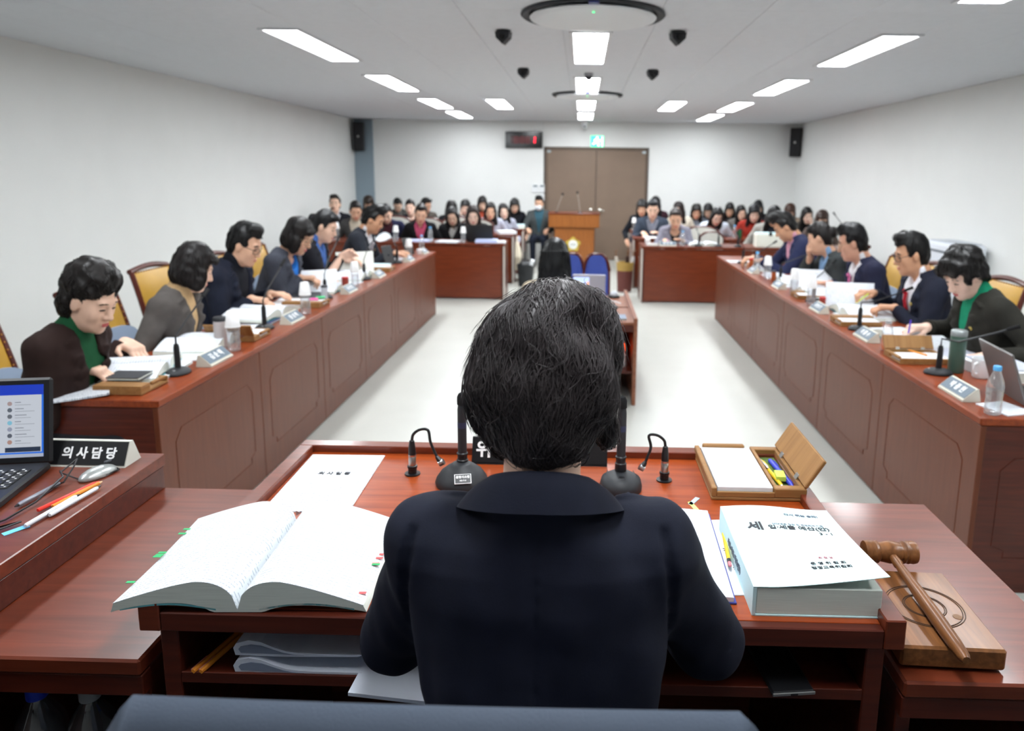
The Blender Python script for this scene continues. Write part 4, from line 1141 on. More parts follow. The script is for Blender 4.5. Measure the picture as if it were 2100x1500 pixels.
R3 = person('man in navy suit and pink tie with slick hair, third on the right', (2.04, 5.58, 1.30), RF, lean=0.34, head=(.3, -.3, 0), jacket=(46, 48, 76), top=(232, 232, 236), tie=(206, 110, 158), glasses='gold',
            hair='side_m', hair_rgb=(30, 30, 32), skin_i=4, h=.0072, badge=True, strand=500, vopen=.10,
            hands={1: dict(at=(1.98, 5.85, .81), style='flat'), -1: dict(at=(1.98, 5.45, .81), style='flat')})
R4 = person('woman in charcoal jacket and pale blue collar resting chin on hand, fourth on the right', (1.97, 6.12, 1.275), RF, lean=0.38, head=(.36, -.42, .1), female=True, jacket=(66, 70, 72), top=(132, 168, 206), topkind='shirt',
            hair='up_f', hair_rgb=(32, 26, 26), skin_i=0, h=.0072, strand=400, vopen=.14, badge=True,
            hands={1: dict(at=(1.915, 6.19, .985), style='fist', dir=(-.35, .3, .6), back=(.3, 1, 0), pole=(.3, .3, -1)), -1: dict(at=(1.95, 6.0, .81), style='flat')})
R5 = person('man in blue suit and pink shirt looking down, fifth and farthest on the right', (1.99, 7.28, 1.295), RF, lean=0.42, head=(.62, -.1, 0), jacket=(48, 54, 92), top=(216, 158, 176), topkind='shirt',
            hair='tall_m', hair_rgb=(34, 32, 32), skin_i=2, h=.0072, badge=True, strand=400, vopen=.16,
            hands={1: dict(at=(1.74, 7.45, .83), style='curl', dir=(-.4, 1, -.1)), -1: dict(at=(1.76, 7.2, .83), style='curl', dir=(.4, 1, -.1))})
for q, lab in ((L1, 'ochre leather chair behind the woman in the dark brown jacket'), (L2, 'ochre leather chair behind the woman in the grey tweed jacket'), (L3, 'ochre leather chair behind the man in the navy jacket'),
               (L4, 'ochre leather chair behind the woman in the bright blue blouse'), (L5, 'ochre leather chair behind the woman with the hair bow'), (L6, 'ochre leather chair behind the man with the pale tie')):
    member_chair(q['loc'][0] - .03, q['loc'][1] + .06, LF, lab)
member_chair(-2.62, 2.02, LF, 'empty ochre leather chair cut off by the left edge of the picture')
for q, lab in ((R1, 'ochre leather chair behind the woman with tousled short hair'), (R2, 'ochre leather chair behind the man with the red tie'), (R3, 'ochre leather chair behind the man with the pink tie'),
               (R4, 'ochre leather chair behind the woman resting her chin'), (R5, 'ochre leather chair behind the man in the pink shirt')):
    member_chair(q['loc'][0] + .05, q['loc'][1] + .02, RF, lab)
member_chair(2.62, 3.0, RF, 'empty ochre leather chair behind the grey laptop on the right')

# ================================================================ the person in the foreground, seen from behind
def chair_hair(H):
    sd = Solid(); R = H.R
    def ell(c, r, k=.03, op='u'): sd.ell(H.p(*c), H.r(*r), R, k, op)
    ell((0, -.016, .035), (.105, .118, .098), .02); ell((0, -.04, -.005), (.107, .1, .072), .02); ell((-.006, -.05, -.058), (.074, .072, .05), .02)
    ell((.02, -.02, .105), (.06, .07, .03), .03); ell((.086, .0, -.055), (.02, .03, .036), .015); ell((-.086, -.01, -.03), (.02, .04, .04), .02)
    sd.box(H.p(0, .15, -.06), H.r(.2, .09, .11), .02, R, .015, 's'); sd.box(H.p(0, -.03, -.200), H.r(.2, .2, .108), .02, R, .02, 's')
    sd.fun(noise_fn(.0055 * H.sc, 44, 5), H.c, 2, .01, 'n'); sd.fun(noise_fn(.0016 * H.sc, 120, 8), H.c, 2, .01, 'n')
    return sd
SEC_C = dict(up=[-.1, 0, .12, .25, .36, .405, .432, .47, .52], w=[.175, .172, .15, .162, .18, .183, .15, .075, .058], d=[.125, .12, .11, .12, .118, .105, .092, .078, .062], o=[0, 0, 0, .01, .008, 0, -.006, -.008, -.01])
_hs = hair_solid
CW_HAIR = {}
def hair_solid(H, style, seed=0, h=.005):
    if style == 'chair_f': return chair_hair(H)
    return _hs(H, style, seed, h)
def armholes(jk, ch):
    """sewn creases where the sleeves join the back, and a centre seam"""
    lines = [[(s * (.158 + .014 * math.sin(PI * k / 9)), .45 - .27 * k / 9) for k in range(10)] for s in (-1, 1)] + [[(.0, .46 - .5 * k / 6) for k in range(7)]]
    for li, ln in enumerate(lines):
        pts = []
        for x, z in ln:
            ys = np.linspace(-.26, .0, 130); P = np.array([ch(x, y, z) for y in ys]); d = jk.ev(P); j = np.argmax(d < 0)
            if d[j] < 0: pts.append(P[j])
        r = .006 if li < 2 else .0018
        for a, b in zip(pts, pts[1:]): jk.cap(a, b, r, r, .006, 's')
CW = person('woman in navy jacket with short black hair seen from behind in the foreground', (-.045, .965, 1.487), 0.0, lean=.10, head=(.22, -.04, .0), female=True, s=1.0, shx=.143, trap=.03, nk=-.05, extra=armholes, jacket=(30, 34, 52), top=(228, 220, 222), topkind='scoop',
            hair='chair_f', hair_rgb=(78, 70, 72), skin_i=1, h=.005, vopen=.2, sec=SEC_C, hsc=.99,
            hands={1: dict(at=(.09, 1.235, .965), style='pen', dir=(-.35, 1, -.05), pole=(.72, .05, -1.0)), -1: dict(at=(-.2, 1.25, .985), style='flat', dir=(.3, 1, 0), pole=(-.5, .0, -1.0))})
# loose strands over the hair volume
def _cw_hair():
    H = CW['H']; sd = chair_hair(H)
    o = [c for c in CW['root'].children if c.name.startswith('hair')][0]
    v, f = mesh_np(o.data)
    parts = [(v, f)]
    parts.append(strands(sd, H, 6500, 11, .0092, .00085, 3, crown=(0, .06, .15), lift=.0035, down=.8, wave=.4, zmin=-.09, jitter=.5))
    parts.append(strands(sd, H, 2200, 8, .0085, .0006, 4, crown=(.01, .06, .15), lift=.006, down=.6, wave=.7, zmin=-.085, jitter=.9, scatter=.8))
    parts.append(strands(sd, H, 260, 8, .008, .0004, 9, crown=(.03, .04, .13), lift=.009, down=.3, wave=.9, zmin=.02, jitter=1.4, scatter=1.0))
    me = join_np('hair', parts); me.materials.append(o.data.materials[0]); o.data = me
_cw_hair()
# turned-down collar of her jacket
def _collar():
    ch = CW['ch']; T = []
    def ring(a, r1, r2, up, back): return ch(r1 * math.sin(a), -.014 - back - r2 * math.cos(a), up)
    def pt(u, v, off):
        a = (u - .5) * 2 * 2.0
        k = abs(a) / 2.0
        r = .06 + (.029 + .012 * k) * v + off; up = .533 - .042 * v - .05 * k * k * (1 - .2 * v) + .006 * math.sin(v * PI)
        return tuple(ring(a, r * 1.08, r, up, .002))
    MB().slab(lambda u, v: pt(u, v, .003), lambda u, v: pt(u, v, -.002), 36, 8).obj('jacket_collar', cloth((30, 34, 52)), CW['root'], smooth=60)
    # armhole seams
    for s in (-1, 1):
        pts = [ch(s * (.172 + .012 * math.sin(PI * k / 10)), -.10 + .02 * k / 10 - .012 * math.sin(PI * k / 10), .44 - .26 * k / 10) for k in range(11)]
_collar()

# ================================================================ the clerk at the recording table, seen from behind
RC = person('woman with very long straight black hair seen from behind at the recording table', (-.165, 4.78, 1.225), 0.0, lean=.1, head=(.12, 0, 0), female=True, jacket=(206, 190, 164), vopen=.5, lapel=False,
            hair='curtain_f', hair_rgb=(20, 21, 24), hsc=1.06, skin_i=3, h=.008, strand=900, hands={1: dict(at=(.05, 5.2, .66), style='flat'), -1: dict(at=(-.35, 5.2, .66), style='flat')})
simple_back_chair('blue_chair', -.16, 4.66, 0, 'blue upholstered chair under the woman with very long hair', BLUEF, 'blue chairs at the table', wd=.4)

# ================================================================ people on the benches at the far end
FAR = [
 # label, head top, female, jacket, top, topkind, hair, hair colour, lean, head pitch/yaw/roll, skin, extra
 ('man in black jacket looking up, leftmost at the far end', (-3.78, 11.4, 1.258), 0, (30, 32, 42), (214, 216, 224), 'shirt', 'side_m', (38, 34, 32), .12, (-.12, .05, 0), 4, {}),
 ('woman in grey jacket behind the man with the pale tie', (-3.12, 10.25, 1.218), 1, (92, 90, 90), (214, 204, 184), 'turtle', 'up_f', (34, 30, 30), .3, (.3, .3, 0), 2, {}),
 ('person with brown hair against the grey pillar', (-3.66, 12.8, 1.203), 1, (70, 66, 66), (120, 112, 104), 'turtle', 'bob_f', (58, 42, 34), .3, (.6, 0, 0), 1, {}),
 ('man in dark blue jacket leaning over papers on the front left bench', (-2.71, 10.3, 1.182), 0, (42, 44, 78), (90, 44, 54), 'turtle', 'short_m', (30, 30, 34), .42, (.5, .15, .1), 4, {}),
 ('person with short black hair and grey scarf by the back wall, left of the clock', (-3.33, 13.5, 1.145), 1, (96, 94, 92), (120, 118, 116), 'turtle', 'short_m', (26, 24, 26), .3, (.65, 0, 0), 1, {}),
 ('woman in navy scoop-neck top with hair tied back, left benches', (-2.71, 11.8, 1.196), 1, (34, 36, 70), (206, 170, 142), 'scoop', 'up_f', (28, 26, 30), .15, (.1, -.1, .05), 3, dict(vopen=.36, lapel=False)),
 ('woman in black cardigan writing on the front left bench', (-2.17, 10.05, 1.2), 1, (24, 24, 28), (190, 80, 110), 'shirt', 'short_m', (34, 30, 28), .34, (.34, .12, -.1), 2, {}),
 ('man in brown-grey jacket turned away by the back wall', (-2.68, 12.8, 1.186), 0, (98, 90, 84), (60, 56, 56), 'turtle', 'short_m', (26, 25, 27), .3, (.35, .9, 0), 2, {}),
 ('woman in black jacket with long hair beside the cream chair', (-1.79, 10.32, 1.154), 1, (30, 30, 34), (190, 186, 182), 'shirt', 'long_f', (32, 28, 30), .34, (.42, 0, .12), 1, {}),
 ('woman with long dark hair hidden behind the black-jacketed woman', (-2.05, 11.75, 1.184), 1, (40, 40, 46), (70, 70, 76), 'turtle', 'long_f', (36, 32, 34), .3, (.6, 0, 0), 1, {}),
 ('person with black hair holding hand to face, left back row', (-1.98, 12.75, 1.164), 1, (58, 56, 62), (190, 190, 196), 'shirt', 'bob_f', (26, 25, 28), .3, (.3, -.2, 0), 3, dict(chin=1)),
 ('woman with brown hair behind the black laptop', (-1.452, 9.98, 1.2), 1, (28, 28, 32), (60, 54, 56), 'turtle', 'long_f', (58, 42, 38), .3, (.36, .05, .05), 3, {}),
 ('woman with fringe and red cuff by the back wall under the clock', (-1.81, 13.65, 1.2), 1, (60, 44, 44), (214, 96, 70), 'turtle', 'long2_f', (36, 30, 30), .25, (.35, 0, 0), 1, dict(chin=-1)),
 ('woman in pale grey cardigan with long parted hair, left second bench', (-1.39, 11.4, 1.184), 1, (178, 180, 196), (34, 34, 44), 'turtle', 'long_f', (32, 28, 28), .32, (.32, 0, 0), 2, {}),
 ('woman in lavender-grey knit resting on her arm, end of second left bench', (-1.25, 11.95, 1.15), 1, (170, 172, 188), (150, 152, 166), 'turtle', 'long_f', (34, 30, 30), .3, (.25, .2, .12), 3, dict(lapel=False, vopen=.5)),
 ('woman in black coat with very long hair at the end of the third left bench', (-1.19, 13.3, 1.182), 1, (28, 30, 40), (30, 30, 36), 'turtle', 'long2_f', (26, 25, 28), .28, (.45, .1, 0), 1, {}),
 ('woman with bob and black coat beside the door, first behind the right bench', (1.0, 12.3, 1.223), 1, (30, 34, 42), (40, 44, 50), 'turtle', 'bob_f', (36, 34, 36), .3, (.35, -.1, 0), 2, {}),
 ('man in slate-blue jacket writing at the end of the second right bench', (1.06, 11.1, 1.266), 0, (66, 76, 92), (128, 132, 146), 'shirt', 'short_m', (32, 36, 42), .32, (.3, .05, 0), 4, dict(write=1)),
 ('woman with long dark hair and maroon top by the wall, right of the door', (1.34, 13.5, 1.248), 1, (72, 40, 52), (70, 36, 46), 'turtle', 'long_f', (28, 26, 30), .2, (.25, -.3, 0), 1, {}),
 ('woman in lilac-grey jacket and black top writing on the front right bench', (1.25, 9.9, 1.197), 1, (140, 138, 152), (26, 26, 28), 'scoop', 'short_m', (62, 48, 42), .38, (.42, .05, .05), 0, dict(write=1)),
 ('woman in cream coat with long hair, right of the slate-blue jacket', (1.62, 12.4, 1.196), 1, (226, 218, 200), (210, 200, 186), 'turtle', 'long_f', (48, 36, 34), .25, (.35, -.5, 0), 1, {}),
 ('woman in dark grey knit, left of the pale jacket on the right benches', (1.91, 12.45, 1.166), 1, (84, 90, 100), (120, 126, 136), 'turtle', 'long2_f', (32, 28, 26), .3, (.4, .1, 0), 2, {}),
 ('person with dark hair directly behind the pale blue jacket', (2.27, 13.4, 1.131), 1, (74, 72, 78), (90, 88, 94), 'turtle', 'bob_f', (32, 30, 34), .3, (.55, -.2, 0), 4, {}),
 ('woman in pale blue-white jacket bending over the right bench', (2.01, 11.1, 1.168), 1, (204, 210, 222), (50, 56, 70), 'turtle', 'long_f', (30, 28, 30), .5, (.55, .15, -.12), 3, {}),
 ('woman with fringe and dark top, right of the pale jacket', (2.65, 13.4, 1.155), 1, (58, 54, 56), (60, 56, 60), 'turtle', 'long2_f', (24, 23, 26), .28, (.4, 0, 0), 2, {}),
 ('woman in brown-grey jacket left of the red sweater', (2.66, 12.5, 1.152), 1, (128, 122, 118), (190, 120, 120), 'turtle', 'long_f', (30, 28, 30), .3, (.3, .25, .1), 4, {}),
 ('person with tall black hair directly behind the red sweater', (3.15, 13.4, 1.205), 1, (50, 48, 54), (60, 58, 62), 'turtle', 'long2_f', (22, 22, 25), .25, (.5, 0, 0), 1, {}),
 ('woman in rust-red sweater on the right benches', (2.57, 11.15, 1.221), 1, (150, 44, 32), (130, 36, 30), 'turtle', 'long2_f', (30, 30, 34), .3, (.42, .05, 0), 3, dict(lapel=False, vopen=.5)),
 ('woman in grey coat with black hair, beside the blue-suited man', (2.59, 10.1, 1.242), 1, (160, 156, 150), (44, 48, 60), 'turtle', 'long_f', (24, 23, 26), .34, (.5, .3, 0), 2, {}),
 ('person with reddish-brown hair behind the blue-suited man', (3.47, 12.5, 1.18), 1, (190, 170, 150), (150, 130, 120), 'turtle', 'bob_f', (84, 50, 36), .3, (.6, 0, 0), 1, {}),
 ('woman in dark coat and black turtleneck by the right wall', (3.48, 11.6, 1.171), 1, (84, 78, 72), (24, 24, 26), 'turtle', 'long_f', (28, 25, 26), .28, (.35, .25, .08), 3, dict(chin=-1)),
 ('person with brown hair bent low, rightmost at the far end', (3.40, 10.6, 1.168), 1, (120, 104, 98), (100, 90, 88), 'turtle', 'bob_f', (74, 52, 42), .35, (.5, 0, 0), 1, {}),
]
for i, (lab, at, fem, jc, tc, tk, hr, hc_, ln, hd, sk, ex) in enumerate(FAR):
    x, y, z = at; hands = None
    if ex.get('write'): hands = {1: dict(at=(x - .14, y - .13, .79), style='pen', dir=(-.3, 1, -.2)), -1: dict(at=(x + .1, y - .13, .78), style='flat')}
    elif ex.get('chin'):
        sg = ex['chin']; hands = {sg: dict(at=(x - sg * .06, y - .06, .93), style='fist', dir=(-sg * .2, .2, 1), back=(sg * .6, .6, 0), pole=(sg * .6, .5, -1))}
    q = person(lab, at, PI + (.12 if x < 0 else -.12), lean=ln, head=hd, female=bool(fem), jacket=jc, top=tc, topkind=tk, hair=hr, hair_rgb=hc_, skin_i={2: 0, 4: 1}.get(sk, sk), h=.0125, hsc=(1.06 if fem else 1.1), group='people on the far benches',
               hands=hands, vopen=ex.get('vopen', .2), lapel=ex.get('lapel', True))
    if ex.get('write'):
        tip = q['w'](q['tips'][1]); pen('%s in the hand of the %s' % (('orange pencil', 'man in slate blue') if not fem else ('purple pen', 'woman in lilac-grey')), (tip[0] - .03, tip[1] + .03, tip[2] + .1), (tip[0], tip[1], tip[2] - .02), M('pencil_orange', (226, 140, 40), .5) if not fem else M('pen_purple', (90, 60, 200), .4))
    short = lab.split(',')[0]
    simple_back_chair('bench_chair', q['loc'][0], q['loc'][1] + .08, PI, ' '.join(('cream upholstered chair under the ' + short).split()[:15]), CREAM, 'cream bench chairs', bh=0.0 if y < 10.5 and x < 0 else .2)
simple_back_chair('bench_chair', 1.75, 10.42, PI + .05, 'empty cream chair with scalloped wooden top, rear one on the front right bench', CREAM, 'cream bench chairs', wd=.46, bh=.07)
simple_back_chair('bench_chair', 1.80, 9.98, PI, 'empty cream chair behind the open book on the front right bench', CREAM, 'cream bench chairs', wd=.30, bh=.11)
# man with a face mask sitting left of the podium
q = person('man in grey jacket and teal shirt wearing a white face mask beside the podium', (-.75, 13.3, 1.225), PI, lean=.02, head=(.15, -.12, 0), jacket=(88, 94, 96), top=(66, 110, 128), topkind='turtle', hair='tall_m', hair_rgb=(30, 28, 30), skin_i=0,
           h=.009, vopen=.04, mask=True, trousers=(44, 50, 68), hands={1: dict(at=(-.93, 13.0, .66), style='hold', dir=(-.3, 1, -.1)), -1: dict(at=(-.58, 13.0, .66), style='hold', dir=(.3, 1, -.1))})
t = thing('stacking_chair', 'black stacking chair with chrome legs under the masked man', 'chair', (q['loc'][0], q['loc'][1] + .05, 0), PI)
MB().box(-.22, .22, -.2, .23, .40, .43, b=.01).obj('seat', BLACK, t)
MB().slab(lambda u, v: ((u - .5) * .44, -.2 - .06 * v + .01, .55 + .3 * v), lambda u, v: ((u - .5) * .44, -.2 - .06 * v - .01, .55 + .3 * v), 6, 4).obj('backrest', BLACK, t)
for s in (-1, 1):
    MB().tube([(s * .24, .2, 0), (s * .24, .2, .41), (s * .24, -.18, .41)], .011, 8).obj('leg', STEEL, t)
    MB().tube([(s * .24, -.24, 0), (s * .24, -.18, .41), (s * .24, -.25, .84)], .011, 8).obj('leg', STEEL, t)

# ================================================================ things on the foreground desk (surface z = .932)
Z0 = .932
t = thing('printed_sheet', 'white printed agenda sheet lying at the left end of the desk', 'paper', (-.578, 1.622, Z0), .02)
MB().box(-.092, .092, -.165, .155, 0, .0025).obj('page', PRINT, t, smooth=0)
lettering('의 사 일 정', .017, INK, t, TR(.0, .035, .0032), bold=.0003)
MB().box(-.07, .07, .012, .016, .0025, .0029).obj('blue_line', M('line_pale_blue', (196, 226, 236), .7), t, smooth=0)
MB().box(-.045, .05, .085, .14, .0025, .0028).obj('table_print', printed('paper_table', (236, 239, 245), (150, 156, 176), 220), t, smooth=0)

def page_half(side, wd, ln, hi, edge_z, overhang=0.0, n=14, under=.018):
    """one half of a thick open book: side +1 right; gutter at x=0"""
    def prof(u):
        return hi * (1 - (1 - min(1, u / .33)) ** 2.4) ** .5 if u < .33 else hi + (edge_z - hi) * ((u - .33) / .67) ** 1.25
    def topf(u, v): return (side * wd * u, ln * v, .003 + prof(u) - .004 * math.sin(PI * v) * u)
    def botf(u, v):
        b = .0 if u < .22 else under * math.sin(PI * (u - .22) / .78) ** .7 * (1 - .55 * (u - .22) / .78)
        x = side * wd * (u * (1.06 if u > .5 else 1.0) - (.03 * max(0, .5 - abs(u - .5))))
        return (x if u < .5 else side * wd * (u + (u - .5) * .05), ln * v, min(b, .002 + prof(u)) + overhang * max(0, u - .8))
    return topf, botf, prof
t = thing('open_book', 'thick open budget book with green and red index tabs on the desk', 'book', (-.552, 1.094, Z0 + .001), .045)
for sd_, wd, ez, nm in ((-1, .20, .012, 'left'), (1, .205, .008, 'right')):
    tf, bf, pf = page_half(sd_, wd, .30, .05, ez, under=.022 if sd_ < 0 else .016)
    blk = MB().slab(tf, bf, 26, 10).obj('page_block', PAGES, t, smooth=40)
    MB().slab(lambda u, v: (tf(u, v)[0] * 1.002, tf(u, v)[1] * 1.0, tf(u, v)[2] + .0012), lambda u, v: (tf(u, v)[0], tf(u, v)[1], tf(u, v)[2] + .0002), 26, 10).obj('open_page', printed('book_page', (212, 217, 220), (172, 180, 188), 110), blk, smooth=40)
    MB().slab(lambda u, v: (sd_ * (.035 + .155 * u), .3 * v, .004 + .016 * math.sin(PI * u) * .6 + .002), lambda u, v: (sd_ * (.035 + .155 * u), .3 * v, .003 + .016 * math.sin(PI * u) * .6), 10, 2).obj('cover', M('cover_teal', (96, 170, 178), .5), t, smooth=40)
    tabs = ((.255, 'g'), (.235, 'g'), (.16, 'g'), (.15, 'g'), (.142, 'g'), (.055, 'g')) if sd_ < 0 else ((.165, 'r'), (.15, 'r'), (.128, 'r'), (.124, 'g'), (.03, 'r'))
    for k, (yy, cc) in enumerate(tabs):
        x = sd_ * wd * (1.0 if sd_ < 0 else .96 + .01 * (k % 2)); z = ez + .004 + (.001 * k)
        mt = M('tab_green', (40, 176, 104), .6) if cc == 'g' else M('tab_red', (232, 84, 84), .6)
        MB().box(x - .008, x + .006, yy - .003, yy + .003, z, z + .0006, T=None).obj('index_tab', mt, t, smooth=0)
MB().lathe([(.006, 0), (.006, .0006)], 3, TR(0, .301, .028, PI / 2)).obj('gutter_mark', M('gutter_brown', (140, 100, 96), .7), t, smooth=0)

# name plate of the chair
def wedge_plate(name, x0, x1, y, z, dep, hgt, body, face, lab, rz=0.0, cat='name plate', face_th=.0015):
    L = (x1 - x0); t = thing(name, lab, cat, ((x0 + x1) / 2, y, z), rz)
    MB().prism([(-dep / 2, 0), (dep / 2, 0), (dep * .12, hgt), (-dep * .02, hgt)], -L / 2, L / 2, 'x').obj('plate_body', body, t, smooth=0)
    a = math.atan2(hgt, dep / 2 - dep * .02)
    T = TR(0, -dep / 2 - .0004, .0, 0, 0, 0) @ Matrix.Rotation(a, 4, 'X')
    sl = hgt / math.sin(a)
    MB().box(-L / 2 + .003, L / 2 - .003, sl * .08, sl * .97, 0, face_th).obj('plate_face', face, t, T, smooth=0)
    return t, T, sl
t, T, sl = wedge_plate('name_plate', -.262, .075, 1.765, Z0, .05, .062, M('plate_black', (24, 24, 26), .35), M('plate_black'), 'black name plate with white lettering at the back of the desk, behind the head')
for k_, c_ in enumerate('위원장'): lettering(c_, .044, INKW, t, T @ TR(-.139 + .115 * k_, sl * .52, .0022), bold=.0012)

def desk_mic(x, y, lab, kind, group):
    t = thing('desk_microphone', lab, 'microphone', (x, y, Z0), 0, group)
    if kind == 'round':
        MB().lathe([(.060, 0), (.0615, .006), (.058, .016), (.048, .03), (.034, .041), (.024, .046), (.022, .049), (.016, .050)], 32).obj('base', BLACKM, t, smooth=50)
        b = MB().box(-.019, .019, -.0125, .0125, 0, .0008, b=.0003).obj('label_frame', INKW, t, TR(.010, -.0475, .0305, .62, 0, .2), smooth=0)
        MB().box(-.0175, .0175, -.011, .011, .0008, .0012).obj('label', M('plate_black'), b, smooth=0)
        lettering('음향시스템', .0068, INKW, b, TR(0, .004, .0016), bold=.0002); lettering('MS-710', .0048, INKW, b, TR(0, -.005, .0016), bold=.0001)
        yo = .012
    else:
        def dm(u, v, k=1.0):
            a = 2 * PI * u; r = [0, .03, .046, .05, .049][min(4, int(v * 4 + .001))]; z = [.036, .034, .024, .008, 0][min(4, int(v * 4 + .001))]
            return (r * .98 * math.cos(a), r * 1.12 * math.sin(a), z)
        MB().grid(dm, 32, 4).obj('base', BLACKM, t, smooth=50)
        MB().box(-.008, .008, -.006, .006, 0, .002, b=.001).obj('button', BLACK, t, TR(0, -.022, .034, .12))
        MB().tube([(-.03, .03, .031), (-.034, 0, .031), (-.018, -.035, .029)], .001, 5).tube([(.03, .03, .031), (.034, 0, .031), (.018, -.035, .029)], .001, 5).obj('trim_line', BLACK, t)
        yo = .02
    MB().lathe([(.0135, 0), (.0135, .018), (.0115, .02), (.0115, .03), (.013, .031), (.013, .034), (.0105, .036)], 18, TR(0, yo, .036)).obj('socket', BLACK, t)
    MB().lathe([(.0105, 0), (.0105, .105), (.009, .118), (.006, .124)], 18, TR(0, yo, .07)).obj('stem', BLACKM, t)
    MB().lathe([(.0108, .188), (.0112, .196), (.0108, .206), (.007, .214), (.001, .217)], 18, TR(0, yo, 0)).obj('windscreen', M('foam_black', (18, 18, 20), .95), t)
    MB().lathe([(.0107, .132), (.0107, .146)], 18, TR(0, yo, 0)).obj('printed_band', M('band_navy', (40, 46, 76), .5), t)
desk_mic(-.268, 1.625, 'black desk microphone with round base and white-framed label, left of the head', 'round', 'desk microphones')
desk_mic(.102, 1.615, 'black desk microphone with teardrop base and button, right of the head', 'drop', 'desk microphones')
def plug(x, y, mx, my, lab):
    t = thing('cable_plug', lab, 'plug', (x, y, Z0), 0, 'silver audio plugs in the desk')
    MB().lathe([(.0185, 0), (.0185, .003), (.0105, .0035), (.0105, .016), (.012, .017), (.012, .022), (.0105, .023)], 20).obj('socket', BLACK, t)
    MB().lathe([(.0092, .023), (.0092, .044), (.0085, .045), (.0092, .046), (.0092, .05)], 18).obj('metal_shell', STEEL, t)
    MB().lathe([(.009, .05), (.0085, .066), (.006, .084), (.0036, .086)], 16).obj('boot', BLACK, t)
    s = 1 if mx > x else -1; w = abs(mx - x); dy = my - y
    MB().tube(spl([(0, 0, .084), (s * .004, 0, .10), (s * .02, 0, .112), (s * .04, dy * .2, .112), (s * w * .6, dy * .4, .085), (s * w * .74, dy * .6, .06), (s * w * .86, dy * .8, .045), (s * w, dy, .036)], 5), .0034, 8).obj('cable', BLACK, t)
    MB().tube([(s * w * .8, dy * .7, .05), (s * w * .92, dy * .9, .04)], [.0045, .0075], 10).obj('cable_boot', BLACK, t)
    MB().lathe([(.008, -.006), (.008, .006)], 14, TR(s * w * .96, dy * .95, .037, 0, PI / 2 - .5 * s, 0)).obj('metal_ring', STEEL, t)
plug(-.394, 1.671, -.318, 1.655, 'silver and black audio plug with curved cable, left of the round microphone')
plug(.208, 1.665, .15, 1.65, 'silver and black audio plug with curved cable, right of the teardrop microphone')

def memo_box(x, y, z, rz, lab, lid='open', wd=.21, ln=.255, pens=True, group='wooden memo boxes', pad=True):
    t = thing('memo_box', lab, 'memo box', (x, y, z), rz, group); hw = wd / 2; hl = ln / 2
    MB().box(-hw, hw, -hl, hl, 0, .008, b=.002).box(-hw, -hw + .012, -hl, hl, .008, .03, b=.002).box(.035, hw, -hl, -hl + .022, .008, .03, b=.002).box(.035, hw, hl - .022, hl, .008, .03, b=.002) \
        .box(.035, .043, -hl + .02, hl - .02, .008, .03, b=.001).box(hw - .012, hw, -hl + .02, hl - .02, .008, .03, b=.001).box(-hw + .012, .035, -hl, -hl + .006, .008, .02, b=.001).obj('tray', W_OAK, t)
    if pad: MB().box(-hw + .015, .032, -hl + .008, hl - .012, .008, .029, b=.0008).obj('memo_pad', PAPER, t, smooth=0)
    MB().box(-hw + .02, .02, hl - .012, hl + .003, .022, .036, b=.003).obj('clip_bar', W_OAK, t)
    MB().box(.043, hw - .012, -hl + .022, hl - .022, .008, .0095).obj('felt_lining', M('felt_green', (96, 120, 62), .95), t, smooth=0)
    if lid == 'open':
        l = MB().box(0, .075, -hl, hl, 0, .009, b=.002).obj('lid', W_OAK, t, TR(hw, 0, .03, 0, -1.02, 0))
        for yy in (-.07, .06): MB().box(-.006, .008, yy - .009, yy + .009, -.003, .011, b=.001).obj('hinge', STEEL, l)
    else:
        MB().box(.036, hw, -hl, hl, .03, .038, b=.002).obj('lid', W_OAK, t)
    return t
mb = memo_box(.408, 1.693, Z0, .0, 'open wooden memo box with white pad and pens on the desk', wd=.212, ln=.262)
YEL = M('pen_yellow', (240, 200, 40), .4); BLU = M('pen_blue', (48, 62, 196), .35); REDP = M('pen_red', (222, 52, 40), .35); WPEN = M('pen_white', (226, 230, 236), .35)
pen('yellow mechanical pencil lying in the open memo box', (.459, 1.76, Z0 + .016), (.472, 1.60, Z0 + .016), YEL)
pen('blue ballpoint pen lying in the open memo box', (.482, 1.765, Z0 + .016), (.496, 1.605, Z0 + .016), BLU, BLU, r=.006)
pen('thin silver pen at the far end of the open memo box', (.452, 1.785, Z0 + .015), (.461, 1.70, Z0 + .022), STEEL)
tag(MB().box(-.011, .011, -.02, .02, 0, .012, b=.001).obj('sticky_note_pad', M('sticky_lime', (206, 230, 96), .7), T=TR(.478, 1.655, Z0 + .016, 0, 0, -.1)), 'lime green sticky note pad between the pens in the memo box', 'sticky notes')
for nm, x, y, rz, c, lab in (('index_flag', .262, 1.553, .55, (178, 214, 232), 'pale blue sticky flag lying on the desk beside the lime one'), ('index_flag', .257, 1.528, -.25, (214, 232, 130), 'lime sticky flag lying on the desk beside the pale blue one')):
    tag(MB().box(-.005, .005, -.021, .021, 0, .0012).obj(nm, M('flag_%d' % c[0], c, .7), T=TR(x, y, Z0, 0, 0, -rz), smooth=0), lab, 'sticky flag')
pen('red pen tip showing beside the right shoulder of the foreground woman', (.13, 1.46, Z0 + .02), (.178, 1.535, Z0 + .006), REDP, REDP, r=.005)
